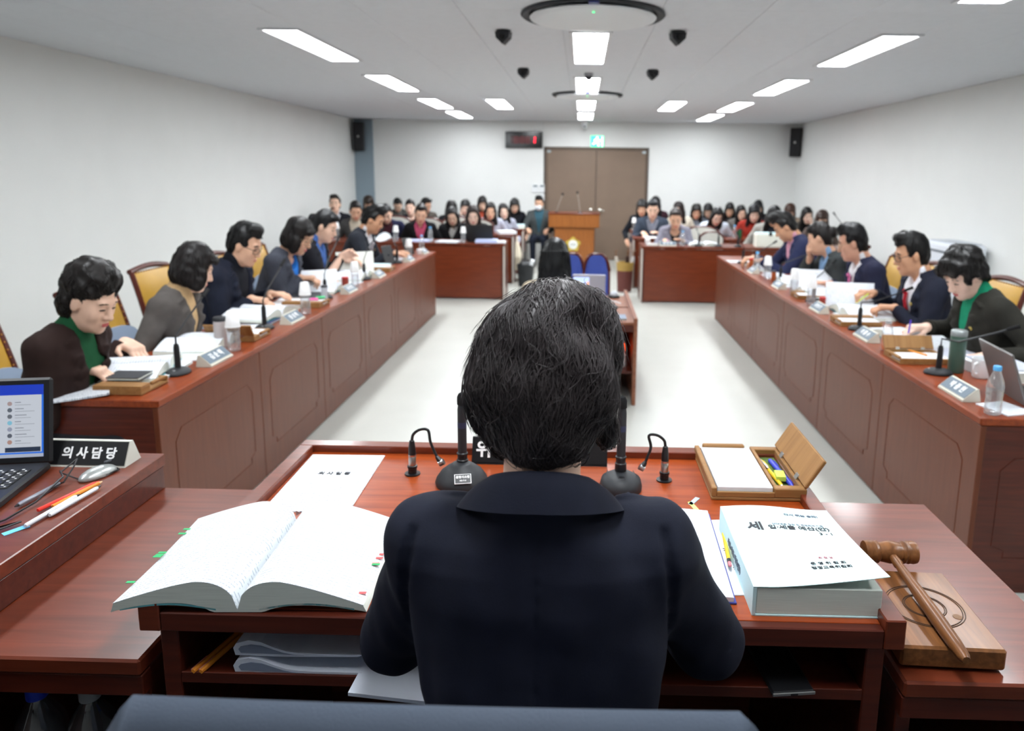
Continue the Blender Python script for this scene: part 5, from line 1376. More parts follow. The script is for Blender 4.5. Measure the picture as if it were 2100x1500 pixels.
# notebook, printed card, pencil
t = thing('notebook', 'open white notebook with blue edge under the right arm', 'notebook', (.165, 1.32, Z0), -.03)
MB().box(-.11, .115, -.165, .17, 0, .004, b=.001).obj('cover', M('notebook_blue', (58, 66, 150), .5), t)
MB().slab(lambda u, v: (-.11 + .22 * u, -.163 + .33 * v, .012 + .004 * math.sin(PI * u)), lambda u, v: (-.11 + .22 * u, -.163 + .33 * v, .004), 10, 4).obj('pages', printed('notebook_grid', (220, 223, 230), (176, 182, 198), 260), t, smooth=40)
t = thing('printed_card', 'white card with handwritten notes under the yellow pencil', 'paper', (.286, 1.33, Z0), .08)
MB().box(-.03, .03, -.15, .13, 0, .0022).obj('card', PAPER, t, smooth=0)
MB().box(-.022, .002, .03, .038, .0022, .0026).obj('dark_bar', INK, t, TR(0, 0, 0, 0, 0, .6), smooth=0)
for k, s_ in enumerate(('가나', '검토', '확인')): lettering(s_, .013, INK, t, TR(.006, .0 - .035 * k, .0026, 0, 0, -1.3))
T = Matrix.Translation((.296, 1.395, Z0 + .012)) @ Vector((-.012, -.135, 0)).to_track_quat('Z', 'Y').to_matrix().to_4x4()
t = thing('pencil', 'yellow pencil with pink eraser lying between notebook and thick book', 'pencil', T=T)
MB().lathe([(.0008, 0), (.0034, .014)], 6).obj('point', M('pencil_wood', (222, 190, 150), .6), t); MB().lathe([(.0036, .014), (.0036, .115)], 6).obj('barrel', YEL, t, smooth=0)
MB().lathe([(.0038, .115), (.0038, .126)], 10).obj('ferrule', M('ferrule_dark', (60, 60, 66), .35, metal=.6), t); MB().lathe([(.0035, .126), (.0035, .136), (.002, .139)], 10).obj('eraser', M('eraser_pink', (214, 130, 140), .7), t)
# thick budget book
BX0, BX1, BY0, BY1, BT = .0, .212, .0, .297, .05
t = thing('budget_book', 'thick pale-blue budget book with black title lying right of the notebook', 'book', (.296, 1.121, Z0), .0)
MB().box(.004, .209, .002, .295, .003, BT, b=.001).obj('page_block', PAGES, t, smooth=0)
MB().box(-.001, .212, 0, .297, 0, .003, b=.0005).obj('back_cover', COVER, t, smooth=0)
MB().slab(lambda u, v: (-.003 + .004 * abs(2 * v - 1) ** 3 * 0, .297 * u, BT * v + .001), lambda u, v: (.003, .297 * u, BT * v + .001), 6, 6).obj('spine', COVER, t)
def cov(u, v, o):
    x = .215 * u; y = .297 * v; lift = .022 * max(0, u - .15) ** 1.3 * (1 - v) ** 1.6 * 1.3 + .004 * math.sin(PI * u * 1.6) * v
    return (x - .003 + .02 * u * (1 - v) * .3, y + .0, BT + .002 + lift + o)
fc = MB().slab(lambda u, v: cov(u, v, .001), lambda u, v: cov(u, v, 0), 16, 16).obj('front_cover', COVER, t, smooth=60)
def on_cover(body, size, x, y, bold=0.0, mat=INK, align='CENTER', rz=0):
    me = text_mesh(body, size, bold, align).copy(); n = len(me.vertices)
    for vv in me.vertices:
        X = vv.co.x + x; Y = vv.co.y + y; u = max(0, min(1, X / .215)); v_ = max(0, min(1, Y / .297)); c = cov(u, v_, .0016)
        vv.co = (c[0], c[1], c[2] + vv.co.z)
    put('title_lettering', me, mat, fc)
on_cover('세', .034, .05, .207, .0009); on_cover('입·세출 예산(안)', .0172, .131, .204, .0003); on_cover('2025년도 일반 및 특별회계·기금', .0074, .133, .2185, mat=M('ink_pale', (150, 162, 172), .7))
on_cover('3 - 1', .014, .176, .183); on_cover('다시 뛰는 송파!', .0105, .152, .262, .0002, mat=M('ink_slate', (92, 104, 120), .7))
on_cover('운 영 위 원 회', .0105, .14, .066); on_cover('행정교육위원회', .0105, .141, .051); on_cover('의 원 님', .0075, .142, .086, mat=M('ink_rose', (190, 120, 130), .7))
for k in range(1): MB().box(.1, .168, .080, .092, 0, .0003).obj('name_label', M('label_rose', (236, 224, 226), .7), fc, TR(0, 0, BT + .0052), smooth=0)
lettering('세입·세출 예산(안)', .015, M('ink_slate'), t, TR(-.0036, .15, .026, PI / 2, 0, -PI / 2), bold=.0002)
tag(MB().box(0, .02, 0, .04, 0, .002).obj('index_flag', M('flag_blue_dark', (60, 70, 190), .6), T=TR(.500, 1.135, Z0 + .001), smooth=0), 'dark blue tab sticking out from under the thick budget book', 'sticky flag')
# gavel and sound block on the right side table (z .845)
ZW = .845
t = thing('sound_block', 'square wooden sound block with carved rings on the right side table', 'sound block', (.632, 1.235, ZW), -.04)
MB().box(-.085, .085, -.122, .122, .004, .042, b=.004).obj('block', W_GAV, t)
MB().box(-.07, .06, -.1, .1, 0, .005, b=.001).obj('foot', BLACK, t)
rg = MB()
for r in (.066, .062, .036, .033): rg.tube([(r * math.cos(2 * PI * k / 48), r * math.sin(2 * PI * k / 48), .0422) for k in range(49)], .0011, 5)
rg.obj('carved_rings', M('groove_brown', (74, 50, 34), .5), t, TR(.0, .0, 0))
MB().lathe([(.008, 0), (.008, .0006)], 16, TR(.045, -.03, .0421)).obj('plug_dot', M('wood_dot', (120, 84, 52), .5), t)
GV = thing('gavel', 'turned wooden gavel resting across the sound block', 'gavel', (.628, 1.385, ZW + .066), 0)
MB().lathe([(.014, -.052), (.021, -.051), (.0225, -.044), (.0215, -.038), (.0225, -.034), (.0205, -.03), (.022, -.026), (.018, -.022), (.020, -.012), (.0225, 0), (.020, .012), (.018, .022), (.022, .026), (.0205, .03), (.0225, .034), (.0215, .038), (.0225, .044), (.021, .051), (.014, .052)], 28, TR(0, 0, 0, 0, PI / 2, 0)).obj('head', W_GAV, GV, smooth=40)
hp = Vector((-.006, -.30, -.012))
MB().lathe([(.0065, .012), (.0085, .03), (.0095, .045), (.0075, .05), (.0085, .06), (.0115, .15), (.0125, .22), (.0115, .28), (.0095, .31), (.006, .318)], 18, hp.to_track_quat('Z', 'Y').to_matrix().to_4x4()).obj('handle', W_GAV, GV, smooth=40)
# ---- things on the shelf under the desk
def folded(x0, x1, y0, y1, z, lab, h=.03, n=2):
    t = thing('folded_papers', lab, 'papers', (0, 0, 0), 0, 'folded papers on the shelf')
    for k in range(n):
        zz = z + k * h; pts = []
        W = x1 - x0
        top = [(x0 + .008 + W * s_, zz + .004 + h * (.75 * math.exp(-((s_ - .12) / .2) ** 2) + .12)) for s_ in [i / 10 for i in range(11)]]
        outer = [(x0 + .003, zz + h * .5)] + top + [(x1, zz + .004)] + [(x0 + W * .4, zz + .001), (x0 + .006, zz + .002)]
        MB().prism(outer, y0 + .004 * k, y1, 'y').obj('folded_bundle', M('paper_shade', (214, 220, 232), .8), t, smooth=0)
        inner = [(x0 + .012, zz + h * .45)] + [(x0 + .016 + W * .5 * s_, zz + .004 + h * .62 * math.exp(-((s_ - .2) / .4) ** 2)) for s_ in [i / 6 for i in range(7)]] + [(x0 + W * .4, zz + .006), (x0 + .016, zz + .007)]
        MB().prism(inner, y0 - .0006 + .004 * k, y0 + .003, 'y').obj('fold_shade', M('paper_fold_shade', (128, 138, 158), .85), t, smooth=0)  # shade inside the fold, laid on as a darker patch over the solid end
    return t
folded(-.572, -.36, 1.10, 1.36, .8155, 'thick folded white papers on the shelf under the desk')
for k, (x, y, rz, lab) in enumerate(((-.40, 1.235, .1, 'loose white sheets sticking out of the shelf beside the folded papers'), (-.28, 1.17, -.12, 'white pamphlet hanging out of the shelf behind the left elbow'))):
    tag(MB().slab(lambda u, v: ((u - .5) * .14, (v - .5) * .24, .004 - .012 * (1 - v) ** 3), lambda u, v: ((u - .5) * .14, (v - .5) * .24, -.002 - .012 * (1 - v) ** 3), 4, 8).obj('loose_papers', M('paper_shade'), T=TR(x, y, .8215 + .004 * k, 0, 0, rz)), lab, 'papers')
for k, x in enumerate((-.635, -.622)):
    pen('%s orange pencil with pink end on the shelf under the desk' % ('left' if k == 0 else 'right'), (x, 1.095, .821), (x + .04, 1.26, .821), M('pencil_orange'), M('eraser_pink'), group='pencils on the shelf')
t = thing('smartphone', 'black smartphone with steel edge on the right of the shelf', 'phone', (.35, 1.155, .8165), .12)
MB().box(-.036, .036, -.075, .075, 0, .008, b=.003).obj('case', BLACK, t); MB().box(-.036, .036, -.0765, -.074, .001, .007, b=.001).obj('steel_edge', STEEL, t)
MB().box(-.006, .006, -.0775, -.076, .0028, .0052).obj('charging_port', M('plate_black'), t, smooth=0)
tag(MB().box(-.11, .11, -.12, .12, 0, .012, b=.002).obj('loose_papers', M('paper_shade'), T=TR(.24, 1.35, .8165, 0, 0, .1)), 'stack of white papers deep in the right of the shelf', 'papers')
# ---- big bottles on the lower shelf of the left side table
def big_bottle(x, y, lab, mat, capm, jug=False):
    t = thing('large_bottle', lab, 'bottle', (x, y, .346), 0, 'large bottles under the side table')
    r = .05
    MB().lathe([(r * .9, 0), (r, .012), (r, .06), (r * .95, .07), (r, .08), (r, .14), (r * .95, .15), (r, .16), (r, .20), (r * .8, .235), (.022, .265), (.016, .275), (.016, .295)], 24).obj('bottle_body', mat, t, smooth=50)
    MB().lathe([(.019, .280), (.019, .306), (.016, .308)], 20).obj('cap', capm, t)
BCAP = M('cap_blue', (36, 66, 190), .4)
big_bottle(-1.05, 1.27, 'large clear bottle with blue cap, left one under the side table', CLEARD, BCAP)
big_bottle(-.945, 1.27, 'large crumpled clear bottle, middle one under the side table', CLEARD, M('cap_clear', (150, 156, 160), .3))
big_bottle(-.83, 1.27, 'large bottle with pale label and blue cap, right one under the side table', M('bottle_milky', (150, 152, 140), .4), BCAP)

# ================================================================ clerk's desk: laptop, plate, mouse, pens (surface .935)
ZK = .9355
def glow(name, rgb, em):
    if name in MATS: return MATS[name]
    m = M(name, (8, 8, 8), .3); b = m.node_tree.nodes['Principled BSDF']
    b.inputs['Emission Color'].default_value = (*lin(rgb), 1); b.inputs['Emission Strength'].default_value = em
    return m
t = thing('laptop', 'black laptop with chat window on its blue screen at the left edge', 'laptop', (-1.256, 1.648, ZK), .2)
MB().box(-.37, 0, -.25, 0, 0, .018, b=.004).obj('base', BLACK, t)
kb = MB()
for r in range(5):
    for c in range(14): kb.box(-.345 + c * .0235, -.3255 + c * .0235, -.045 - r * .022 - .018, -.045 - r * .022, .018, .0205, b=.0015)
k_ = kb.obj('keyboard', M('key_black', (30, 31, 34), .45), t, smooth=0); k_['kind'] = 'stuff'
kl = MB()
for r in range(5):
    for c in range(14):
        kl.box(-.343 + c * .0235, -.337 + c * .0235, -.051 - r * .022, -.0475 - r * .022, .0206, .0209); kl.box(-.333 + c * .0235, -.329 + c * .0235, -.060 - r * .022, -.057 - r * .022, .0206, .0209)
o = kl.obj('key_legends', INKW, t, smooth=0); o['kind'] = 'stuff'
MB().box(-.24, -.14, -.235, -.175, .018, .0186, b=.0002).obj('touchpad', DGREY, t, smooth=0)
LT = TR(0, .004, .012, .0) @ Matrix.Rotation(-.22, 4, 'X')
lid = MB().box(-.37, 0, 0, .012, 0, .206, b=.006).obj('lid', BLACK, t, LT)
def scr(x0, x1, z0, z1, rgb, nm, dy=0.0, em=.85): MB().box(x0, x1, -.0006 - dy, -.0002 - dy, z0, z1).obj(nm, glow('screen_%d_%d_%d' % rgb, rgb, em), lid, smooth=0)
scr(-.352, -.018, .018, .190, (40, 110, 220), 'screen'); scr(-.352, -.018, .166, .190, (26, 60, 190), 'screen_top_band', .0003)
scr(-.112, -.022, .03, .166, (196, 202, 212), 'chat_window', .0006); scr(-.352, -.018, .018, .026, (170, 178, 196), 'task_bar', .0006)
for k in range(7):
    z = .146 - k * .0152
    c_ = [(170, 150, 150), (96, 104, 116), (104, 110, 120), (130, 190, 214), (150, 156, 176), (92, 98, 110), (176, 140, 130)][k]
    MB().lathe([(.0052, 0), (.0052, .0004)], 16, TR(-.09, -.0012, z, PI / 2)).obj('chat_avatar', glow('avatar_%d' % k, c_, .8), lid, smooth=0)
    scr(-.079, -.066 + .006 * (k % 3), z + .002, z + .0035, (130, 136, 150), 'chat_text', .0009, .6); scr(-.079, -.045 + .008 * (k % 2), z - .004, z - .003, (160, 166, 178), 'chat_text', .0009, .6)
scr(-.1, -.024, .031, .042, (52, 68, 96), 'chat_banner', .0009, .5)
t, T, sl = wedge_plate('name_plate', -1.365, -1.087, 1.695, ZK, .066, .056, M('plate_alu', (206, 206, 196), .4), M('plate_black'), 'black name plate with white lettering behind the mouse and laptop')
lettering('의 사 담 당', .0295, INKW, t, T @ TR(.046, sl * .5, .0022), bold=.0009, spacing=1.0)
t = thing('computer_mouse', 'silver computer mouse in front of the black name plate', 'mouse', (-1.122, 1.615, ZK), -.35)
ms = Solid(); ms.ell(V(0, 0, .002), (.024, .046, .02), None, .01); ms.box(V(0, 0, -.05), (.1, .1, .05), .001, None, .003, 's')
put('mouse_body', ms.mesh(.003, 'mouse_body'), M('mouse_silver', (170, 174, 172), .3, metal=.4), t)
MB().box(-.004, .004, .018, .036, .023, .028, b=.002).obj('scroll_wheel', DGREY, t)
tag(MB().tube([(-1.115, 1.66, ZK + .006), (-1.09, 1.645, ZK + .004), (-1.10, 1.61, ZK + .004), (-1.15, 1.585, ZK + .004), (-1.20, 1.60, ZK + .012), (-1.185, 1.64, ZK + .03), (-1.165, 1.60, ZK + .03), (-1.165, 1.56, ZK + .006), (-1.18, 1.545, ZK + .004), (-1.19, 1.58, ZK + .004)], .002, 6).obj('mouse_cable', BLACK), 'black looping mouse cable beside the silver mouse', 'cable')
tag(MB().tube([(-1.2, 1.60, ZK + .016), (-1.165, 1.56, ZK + .02), (-1.155, 1.46, ZK + .006), (-1.16, 1.38, ZK + .004), (-1.19, 1.32, ZK + .004), (-1.15, 1.34, ZK + .006), (-1.12, 1.37, ZK + .006), (-1.16, 1.30, ZK + .004), (-1.2, 1.25, ZK + .004)], .0022, 6).obj('usb_cable', BLACK), 'thin black cable running along the laptop towards the corner', 'cable')
pen('red pen in the pen bundle on the laptop desk', (-1.122, 1.42, ZK + .006), (-1.086, 1.565, ZK + .008), REDP, REDP)
pen('yellow pencil in the pen bundle on the laptop desk', (-1.105, 1.44, ZK + .0055), (-1.083, 1.57, ZK + .0055), M('pencil_orange'), M('pencil_wood'))
pen('white pen in the pen bundle, left one on the laptop desk', (-1.098, 1.352, ZK + .006), (-1.088, 1.50, ZK + .006), WPEN, BLACK)
pen('white pen in the pen bundle, right one on the laptop desk', (-1.083, 1.40, ZK + .006), (-1.070, 1.545, ZK + .006), WPEN, BLACK)
pen('silver pen lying beside the keyboard of the black laptop', (-1.172, 1.555, ZK + .006), (-1.182, 1.435, ZK + .006), M('pen_silver', (150, 154, 164), .3, metal=.5), BLACK)
tag(MB().box(-.008, .008, -.022, .022, 0, .001).obj('index_flag', M('flag_sky', (110, 196, 236), .6), T=TR(-1.112, 1.345, ZK, .04, 0, -.6), smooth=0), 'sky blue sticky flag at the end of the white pens', 'sticky flag')

# ================================================================ things on the members' desks (surface z = .735)
ZD = .7355
_BOT = {}
def bottle(x, y, z, owner, cup=True, cap=(90, 170, 225), tall=.205, fill=None):
    t = thing('water_bottle', 'clear plastic water bottle ' + owner, 'bottle', (x, y, z), 0, 'water bottles on the desks')
    if 'b' not in _BOT:
        r = .032
        _BOT['b'] = MB().lathe([(r * .75, 0), (r * .96, .004), (r, .015), (r, .03), (r * .93, .036), (r, .042), (r * .93, .06), (r * .93, .075), (r, .085), (r * .93, .092), (r, .1), (r, .115), (r * .9, .135), (r * .55, .165), (.0135, .175), (.0135, .188)], 20).mesh('bottle_body', 50)
        _BOT['w'] = MB().lathe([(r * .7, .003), (r * .92, .006), (r * .92, .09), (r * .9, .1)], 18).mesh('water', 50)
        _BOT['c'] = MB().lathe([(.0155, .178), (.0155, .194), (.0135, .196)], 16).mesh('cap', 50)
        _BOT['u'] = MB().lathe([(.0365, 0), (.037, .003), (.0255, .08), (.0245, .081), (.0, .0795)], 20, cap=False).mesh('cup_wall', 50)
    put('bottle_body', _BOT['b'], CLEAR, t)
    put('water', _BOT['w'], M('liquid_%d' % fill[0], fill, .2) if fill else clear_mat('water_clear', (252, 253, 254), .02, .02), t)
    put('cap', _BOT['c'], M('cap_%d_%d' % cap[:2], cap, .4), t)
    if cup:
        k = thing('paper_cup', 'white paper cup over the bottle ' + owner, 'cup', (x, y, z + .124), 0, 'upside-down paper cups')
        put('cup_wall', _BOT['u'], CUPW, k)
        MB().lathe([(.036, .0), (.0385, .002), (.036, .005)], 18, cap=False).obj('rim', CUPW, k)
def member_mic(x, y, rz, owner, reach=.30, hi=.24, z=ZD):
    """rz points from the base towards the speaker"""
    t = thing('member_microphone', 'black gooseneck microphone ' + owner, 'microphone', (x, y, z), rz, 'gooseneck microphones on the desks')
    if 'mic' not in _BOT:
        s = Solid(); s.ell(V(0, 0, .004), (.052, .066, .026), None, .01); s.box(V(0, 0, -.05), (.1, .1, .05), .001, None, .004, 's')
        _BOT['mic'] = s.mesh(.005, 'base')
    put('base', _BOT['mic'], BLACKM, t)
    MB().lathe([(.014, 0), (.0125, .1), (.009, .115)], 12, TR(0, 0, .022)).obj('stem', BLACK, t)
    MB().tube([(0, 0, .13), (0, .0, .17), (0, reach * .25, hi * .8), (0, reach * .75, hi * 1.05), (0, reach, hi * 1.2)], .0042, 7).obj('gooseneck', BLACK, t)
    MB().tube([(0, reach * .9, hi * 1.14), (0, reach * 1.08, hi * 1.24)], [.008, .010], 9).obj('capsule', M('foam_black'), t)
    MB().lathe([(.006, 0), (.006, .003)], 10, TR(0, -.04, .022)).obj('talk_button', M('button_silver', (180, 182, 184), .4), t)
def plate(x, y, rz, txt, owner, z=ZD):
    t = thing('member_name_plate', 'grey name plate ' + owner, 'name plate', (x, y, z), rz, 'grey name plates')
    L, dep, hgt = .215, .075, .055
    MB().prism([(-dep / 2, 0), (dep / 2, 0), (dep * .35, hgt), (dep * .22, hgt), (-dep / 2, .008)], -L / 2, L / 2, 'x').obj('plate_body', PLATE_B, t, smooth=0)
    a = math.atan2(hgt - .008, dep * .72); T = TR(0, -dep / 2, .0082) @ Matrix.Rotation(a, 4, 'X'); sl = (hgt - .008) / math.sin(a)
    MB().box(-L / 2 + .004, L / 2 - .004, sl * .13, sl * .96, 0, .0015).obj('plate_face', PLATE_F, t, T, smooth=0)
    lettering(' '.join(txt), .036, INKW, t, T @ TR(0, sl * .54, .002), bold=.0008, spacing=1.0)
_OB = {}
def open_book(x, y, z, rz, lab, w=.21, l=.29, hi=.03, paper=None, group='open budget books', tabs=()):
    t = thing('open_book', lab, 'book', (x, y, z), rz, group)
    key = (w, l, hi)
    if key not in _OB:
        ms = []
        for sg in (-1, 1):
            tf, bf, pf = page_half(sg, w, l, hi, hi * .3, under=hi * .35)
            ms.append((MB().slab(tf, bf, 14, 5).mesh('page_block', 40), MB().slab(lambda u, v: (tf(u, v)[0], tf(u, v)[1], tf(u, v)[2] + .0012), lambda u, v: (tf(u, v)[0], tf(u, v)[1], tf(u, v)[2] + .0002), 14, 5).mesh('open_page', 40)))
        _OB[key] = ms
    for i, (a, b) in enumerate(_OB[key]):
        p = put('page_block', a, PAGES, t); put('open_page', b, paper or PRINT, p)
    MB().box(-w * .96, w * .96, .0, l, -.0005, .0022, b=.0005).obj('cover', M('cover_teal'), t, smooth=0)
    for k, (sx, v, c) in enumerate(tabs): MB().box(sx * w - .012, sx * w + .012, v * l - .005, v * l + .005, hi * .3 + .004, hi * .3 + .0046).obj('index_tab', M('tab_%s' % c, {'green': (40, 176, 104), 'red': (232, 84, 84), 'orange': (240, 120, 50), 'yellow': (226, 224, 90), 'pink': (240, 110, 170)}[c], .6), t, smooth=0)
    return t
def closed_book(x, y, z, rz, lab, w=.21, l=.29, th=.03, cover=None, group='closed books and binders'):
    t = thing('closed_book', lab, 'book', (x, y, z), rz, group)
    MB().box(-w / 2 + .002, w / 2 - .003, -l / 2 + .003, l / 2 - .003, .002, th - .002).obj('page_block', PAGES, t, smooth=0)
    c = cover or COVER
    MB().box(-w / 2, w / 2, -l / 2, l / 2, 0, .002, b=.0006).box(-w / 2, w / 2, -l / 2, l / 2, th - .002, th, b=.0006).box(-w / 2 - .001, -w / 2 + .0025, -l / 2, l / 2, 0, th, b=.0006).obj('cover', c, t, smooth=0)
    return t
def sheets(x, y, z, rz, lab, w=.21, l=.297, th=.004, mat=None, bend=0.0, group='loose papers', tilt=0.0):
    o = MB().slab(lambda u, v: ((u - .5) * w, (v - .5) * l, th + bend * math.sin(PI * v) * (.5 + .5 * u) + bend * u * u), lambda u, v: ((u - .5) * w, (v - .5) * l, bend * math.sin(PI * v) * (.5 + .5 * u) + bend * u * u - .0), 8, 8).obj('loose_papers', mat or PRINT, T=TR(x, y, z, tilt, 0, rz))
    return tag(o, lab, 'papers', group)
def tumbler(x, y, z, h, r, body, lid, lab):
    t = thing('tumbler', lab, 'tumbler', (x, y, z), 0, 'tumblers')
    MB().lathe([(r * .9, 0), (r, .004), (r, h * .86), (r * .96, h * .865)], 24).obj('cup_body', body, t, smooth=50)
    MB().lathe([(r * 1.02, h * .865), (r * 1.02, h * .98), (r * .9, h)], 24).obj('lid', lid, t, smooth=50)

# ---- left desk
for y, x, txt, ow in ((3.41, -1.742, '김순택', 'before the woman in the brown jacket'), (4.38, -1.742, '장성택', 'before the man in the navy jacket'), (5.5, -1.745, '최명환', 'before the woman in the blue blouse'),
                      (6.33, -1.745, '임정식', 'beside the orange memo, before the woman with the hair bow'), (7.5, -1.75, '이민호', 'before the man with the pale tie'), (8.22, -1.75, '정하나', 'at the far end of the left desk')):
    plate(x, y, PI / 2, txt, ow)
for x, y, rz, ow, rc, hi in ((-1.80, 3.19, .1, 'before the woman in the brown jacket', .36, .26), (-1.82, 4.16, .1, 'before the man in the navy jacket', .42, .28), (-1.83, 5.22, .05, 'before the woman in the blue blouse', .40, .33),
                             (-1.82, 6.16, -.3, 'before the woman with the hair bow', .30, .34), (-1.83, 7.33, .5, 'before the man with the pale tie', .22, .22)):
    member_mic(x, y, rz, ow, rc, hi)
bottle(-1.75, 3.63, ZD, 'beside the beige tumbler'); bottle(-1.75, 4.62, ZD, 'between navy-jacket man and blue-blouse woman'); bottle(-1.765, 5.72, ZD, 'beside the red-capped drink')
bottle(-1.80, 7.72, ZD, 'beside the tablet of the man with the pale tie'); bottle(-1.80, 8.35, ZD, 'at the far end of the left desk', cup=False)
tumbler(-1.85, 3.70, ZD, .16, .032, M('tumbler_beige', (196, 188, 186), .45), BLACKM, 'beige tumbler with black lid beside the water bottle on the left desk')
memo_box(-1.87, 2.955, ZD, PI / 2 + PI, 'closed wooden memo box at the near end of the left desk', lid='closed', pad=False, ln=.2, wd=.2)
closed_book(-1.90, 2.985, ZD + .0395, .05, 'black notebook lying on the closed memo box', w=.15, l=.12, th=.012, cover=M('leather_black', (44, 48, 54), .5))
memo_box(-1.86, 3.93, ZD, -PI / 2, 'wooden memo box before the woman in the grey tweed jacket')
memo_box(-1.86, 4.93, ZD, -PI / 2, 'wooden memo box with pink and green notes, left desk', lid='closed')
for dx, c, nm in ((0, (240, 90, 170), 'pink'), (.05, (60, 190, 120), 'green')):
    tag(MB().box(-.03, .03, -.022, .022, 0, .008, b=.001).obj('sticky_note_pad', M('sticky_' + nm, c, .7), T=TR(-1.81 + dx * .4, 4.93 + dx * 1.6, ZD + .039, 0, 0, .3)), nm + ' sticky note pad on the memo box, left desk', 'sticky notes')
memo_box(-1.86, 6.75, ZD, -PI / 2, 'wooden memo box before the man with the pale tie', lid='closed')
tumbler(-1.81, 5.62, ZD, .10, .026, M('drink_red', (150, 60, 50), .35), M('cap_red', (190, 40, 46), .4), 'small red-capped drink jar before the woman in the blue blouse')
tumbler(-1.80, 5.12, ZD, .11, .022, M('jar_grey', (188, 192, 200), .35), M('cap_dark', (50, 48, 56), .4), 'small grey jar with dark cap before the woman in the blue blouse')
open_book(-2.13, 3.14, ZD + .012, -PI / 2 + .25, 'thick open book with red tabs before the woman in the brown jacket', hi=.045, tabs=((-1, .3, 'red'), (-1, .42, 'red'), (1, .6, 'green')))
closed_book(-1.98, 3.18, ZD, .1, 'white report under the thick open book with red tabs', w=.34, l=.36, th=.011, cover=PAPER)
sheets(-2.03, 2.885, ZD, .5, 'curling white papers at the near end of the left desk', bend=.010, w=.2, l=.24, th=.008)
tag(MB().box(-.02, .02, -.006, .006, 0, .0008).obj('index_flag', M('tab_orange', (240, 120, 50), .6), T=TR(-1.81, 3.07, ZD + .012, 0, 0, .4), smooth=0), 'orange sticky flag beside the microphone base of the brown-jacket woman', 'sticky flag')
open_book(-2.12, 3.72, ZD, -PI / 2 + .1, 'thick open book before the woman in the grey tweed jacket', hi=.05)
sheets(-1.95, 4.1, ZD, .2, 'white papers left of the wooden memo box, left desk')
open_book(-2.13, 4.50, ZD + .012, -PI / 2 - .1, 'thick open book under the hand of the man in the navy jacket', hi=.05)
closed_book(-1.98, 4.45, ZD, 0, 'dark blue folder under the open book of the navy-jacket man', w=.3, l=.36, th=.011, cover=M('folder_navy', (50, 54, 100), .5))
closed_book(-1.98, 4.95, ZD, .1, 'stack of white papers beside the memo box with coloured notes', th=.02, cover=PAPER)
open_book(-2.12, 5.62, ZD, -PI / 2, 'thick open book before the woman in the blue blouse', hi=.045, tabs=((1, .4, 'red'),))
sheets(-1.97, 5.5, ZD + .085, .3, 'white sheet held up by the woman in the blue blouse', w=.26, l=.2, th=.002, bend=.012, tilt=.75)
closed_book(-1.97, 5.3, ZD, .1, 'black folder lying under the held-up white sheet', w=.24, l=.3, th=.012, cover=M('leather_black'))
open_book(-2.10, 6.22, ZD, -PI / 2, 'thick open book held by the woman with the hair bow', hi=.06, tabs=((1, .5, 'orange'), (1, .3, 'pink')))
sheets(-2.0, 6.5, ZD + .10, .35, 'raised white page of the open book by the hair-bow woman', w=.32, l=.2, th=.002, mat=PAPER_C, bend=.01, tilt=1.15)
closed_book(-1.92, 6.9, ZD, 0, 'pale blue report stack before the man with the pale tie', th=.03)
def tablet(x, y, rz, lab, z=ZD):
    t = thing('tablet_stand', lab, 'tablet', (x, y, z), rz, 'black tablets on stands')
    MB().box(-.085, .085, -.004, .004, .01, .19, b=.003).obj('tablet', BLACK, t, TR(0, 0, 0, -.3))
    MB().box(-.05, .05, -.01, .09, 0, .008, b=.002).tube([(0, .06, .006), (0, .02, .1)], .008, 8).obj('stand', DGREY, t)
tablet(-1.86, 7.2, PI / 2 - .35, 'black tablet on stand before the man with the pale tie'); tablet(-1.86, 8.05, PI / 2 - .35, 'black tablet on stand near the far end of the left desk')
sheets(-1.95, 7.6, ZD, .1, 'white papers under the hands of the man with the pale tie')
tumbler(-1.78, 8.13, ZD, .06, .03, CUPW, CUPW, 'white paper cup near the far end of the left desk')
# ---- right desk
for y, x, txt, ow in ((3.09, 1.628, '박종현', 'beside the clear bottle at the near end of the right desk'), (4.17, 1.64, '이홍수', 'left of the orange juice bottle'), (5.03, 1.64, '최병기', 'before the man with the red tie'),
                      (6.08, 1.64, '김정민', 'before the man with the pink tie'), (7.02, 1.64, '윤미란', 'before the man in the pink shirt')):
    plate(x, y, -PI / 2, txt, ow)
for x, y, rz, ow, rc, hi in ((1.70, 3.43, -1.75, 'before the empty seat with the grey laptop', .30, .20), (1.69, 4.42, -1.75, 'before the woman with tousled short hair', .26, .22), (1.72, 5.42, -1.0, 'before the man with the red tie', .2, .24),
                             (1.72, 6.35, -1.5, 'before the woman resting her chin', .30, .24), (1.72, 7.3, -1.2, 'before the man in the pink shirt', .22, .22), (1.70, 7.75, .5, 'at the far end of the right desk', .12, .26)):
    member_mic(x, y, rz, ow, rc, hi)
bottle(1.63, 2.83, ZD, 'with blue cap at the near end of the right desk', cup=False, tall=.21)
bottle(1.66, 5.28, ZD, 'beside the microphone of the man with the red tie'); bottle(1.67, 6.6, ZD, 'with purple label before the woman resting her chin'); bottle(1.68, 7.05, ZD, 'before the blue-suited man in the pink shirt', cup=False)
bottle(1.66, 5.72, ZD, 'before the man with the pink tie')
t = thing('juice_bottle', 'half-full orange juice bottle on the right desk', 'bottle', (1.645, 3.90, ZD))
MB().lathe([(.026, 0), (.03, .006), (.03, .075), (.029, .085), (.03, .1), (.02, .135), (.014, .142), (.014, .155)], 20).obj('bottle_body', CLEAR, t, smooth=50)
MB().lathe([(.025, .003), (.028, .006), (.028, .078)], 18).obj('juice', M('juice_orange', (226, 112, 20), .25), t, smooth=50)
MB().lathe([(.0165, .146), (.0165, .162), (.015, .164)], 16).obj('cap', M('cap_silver', (200, 202, 204), .3, metal=.6), t)
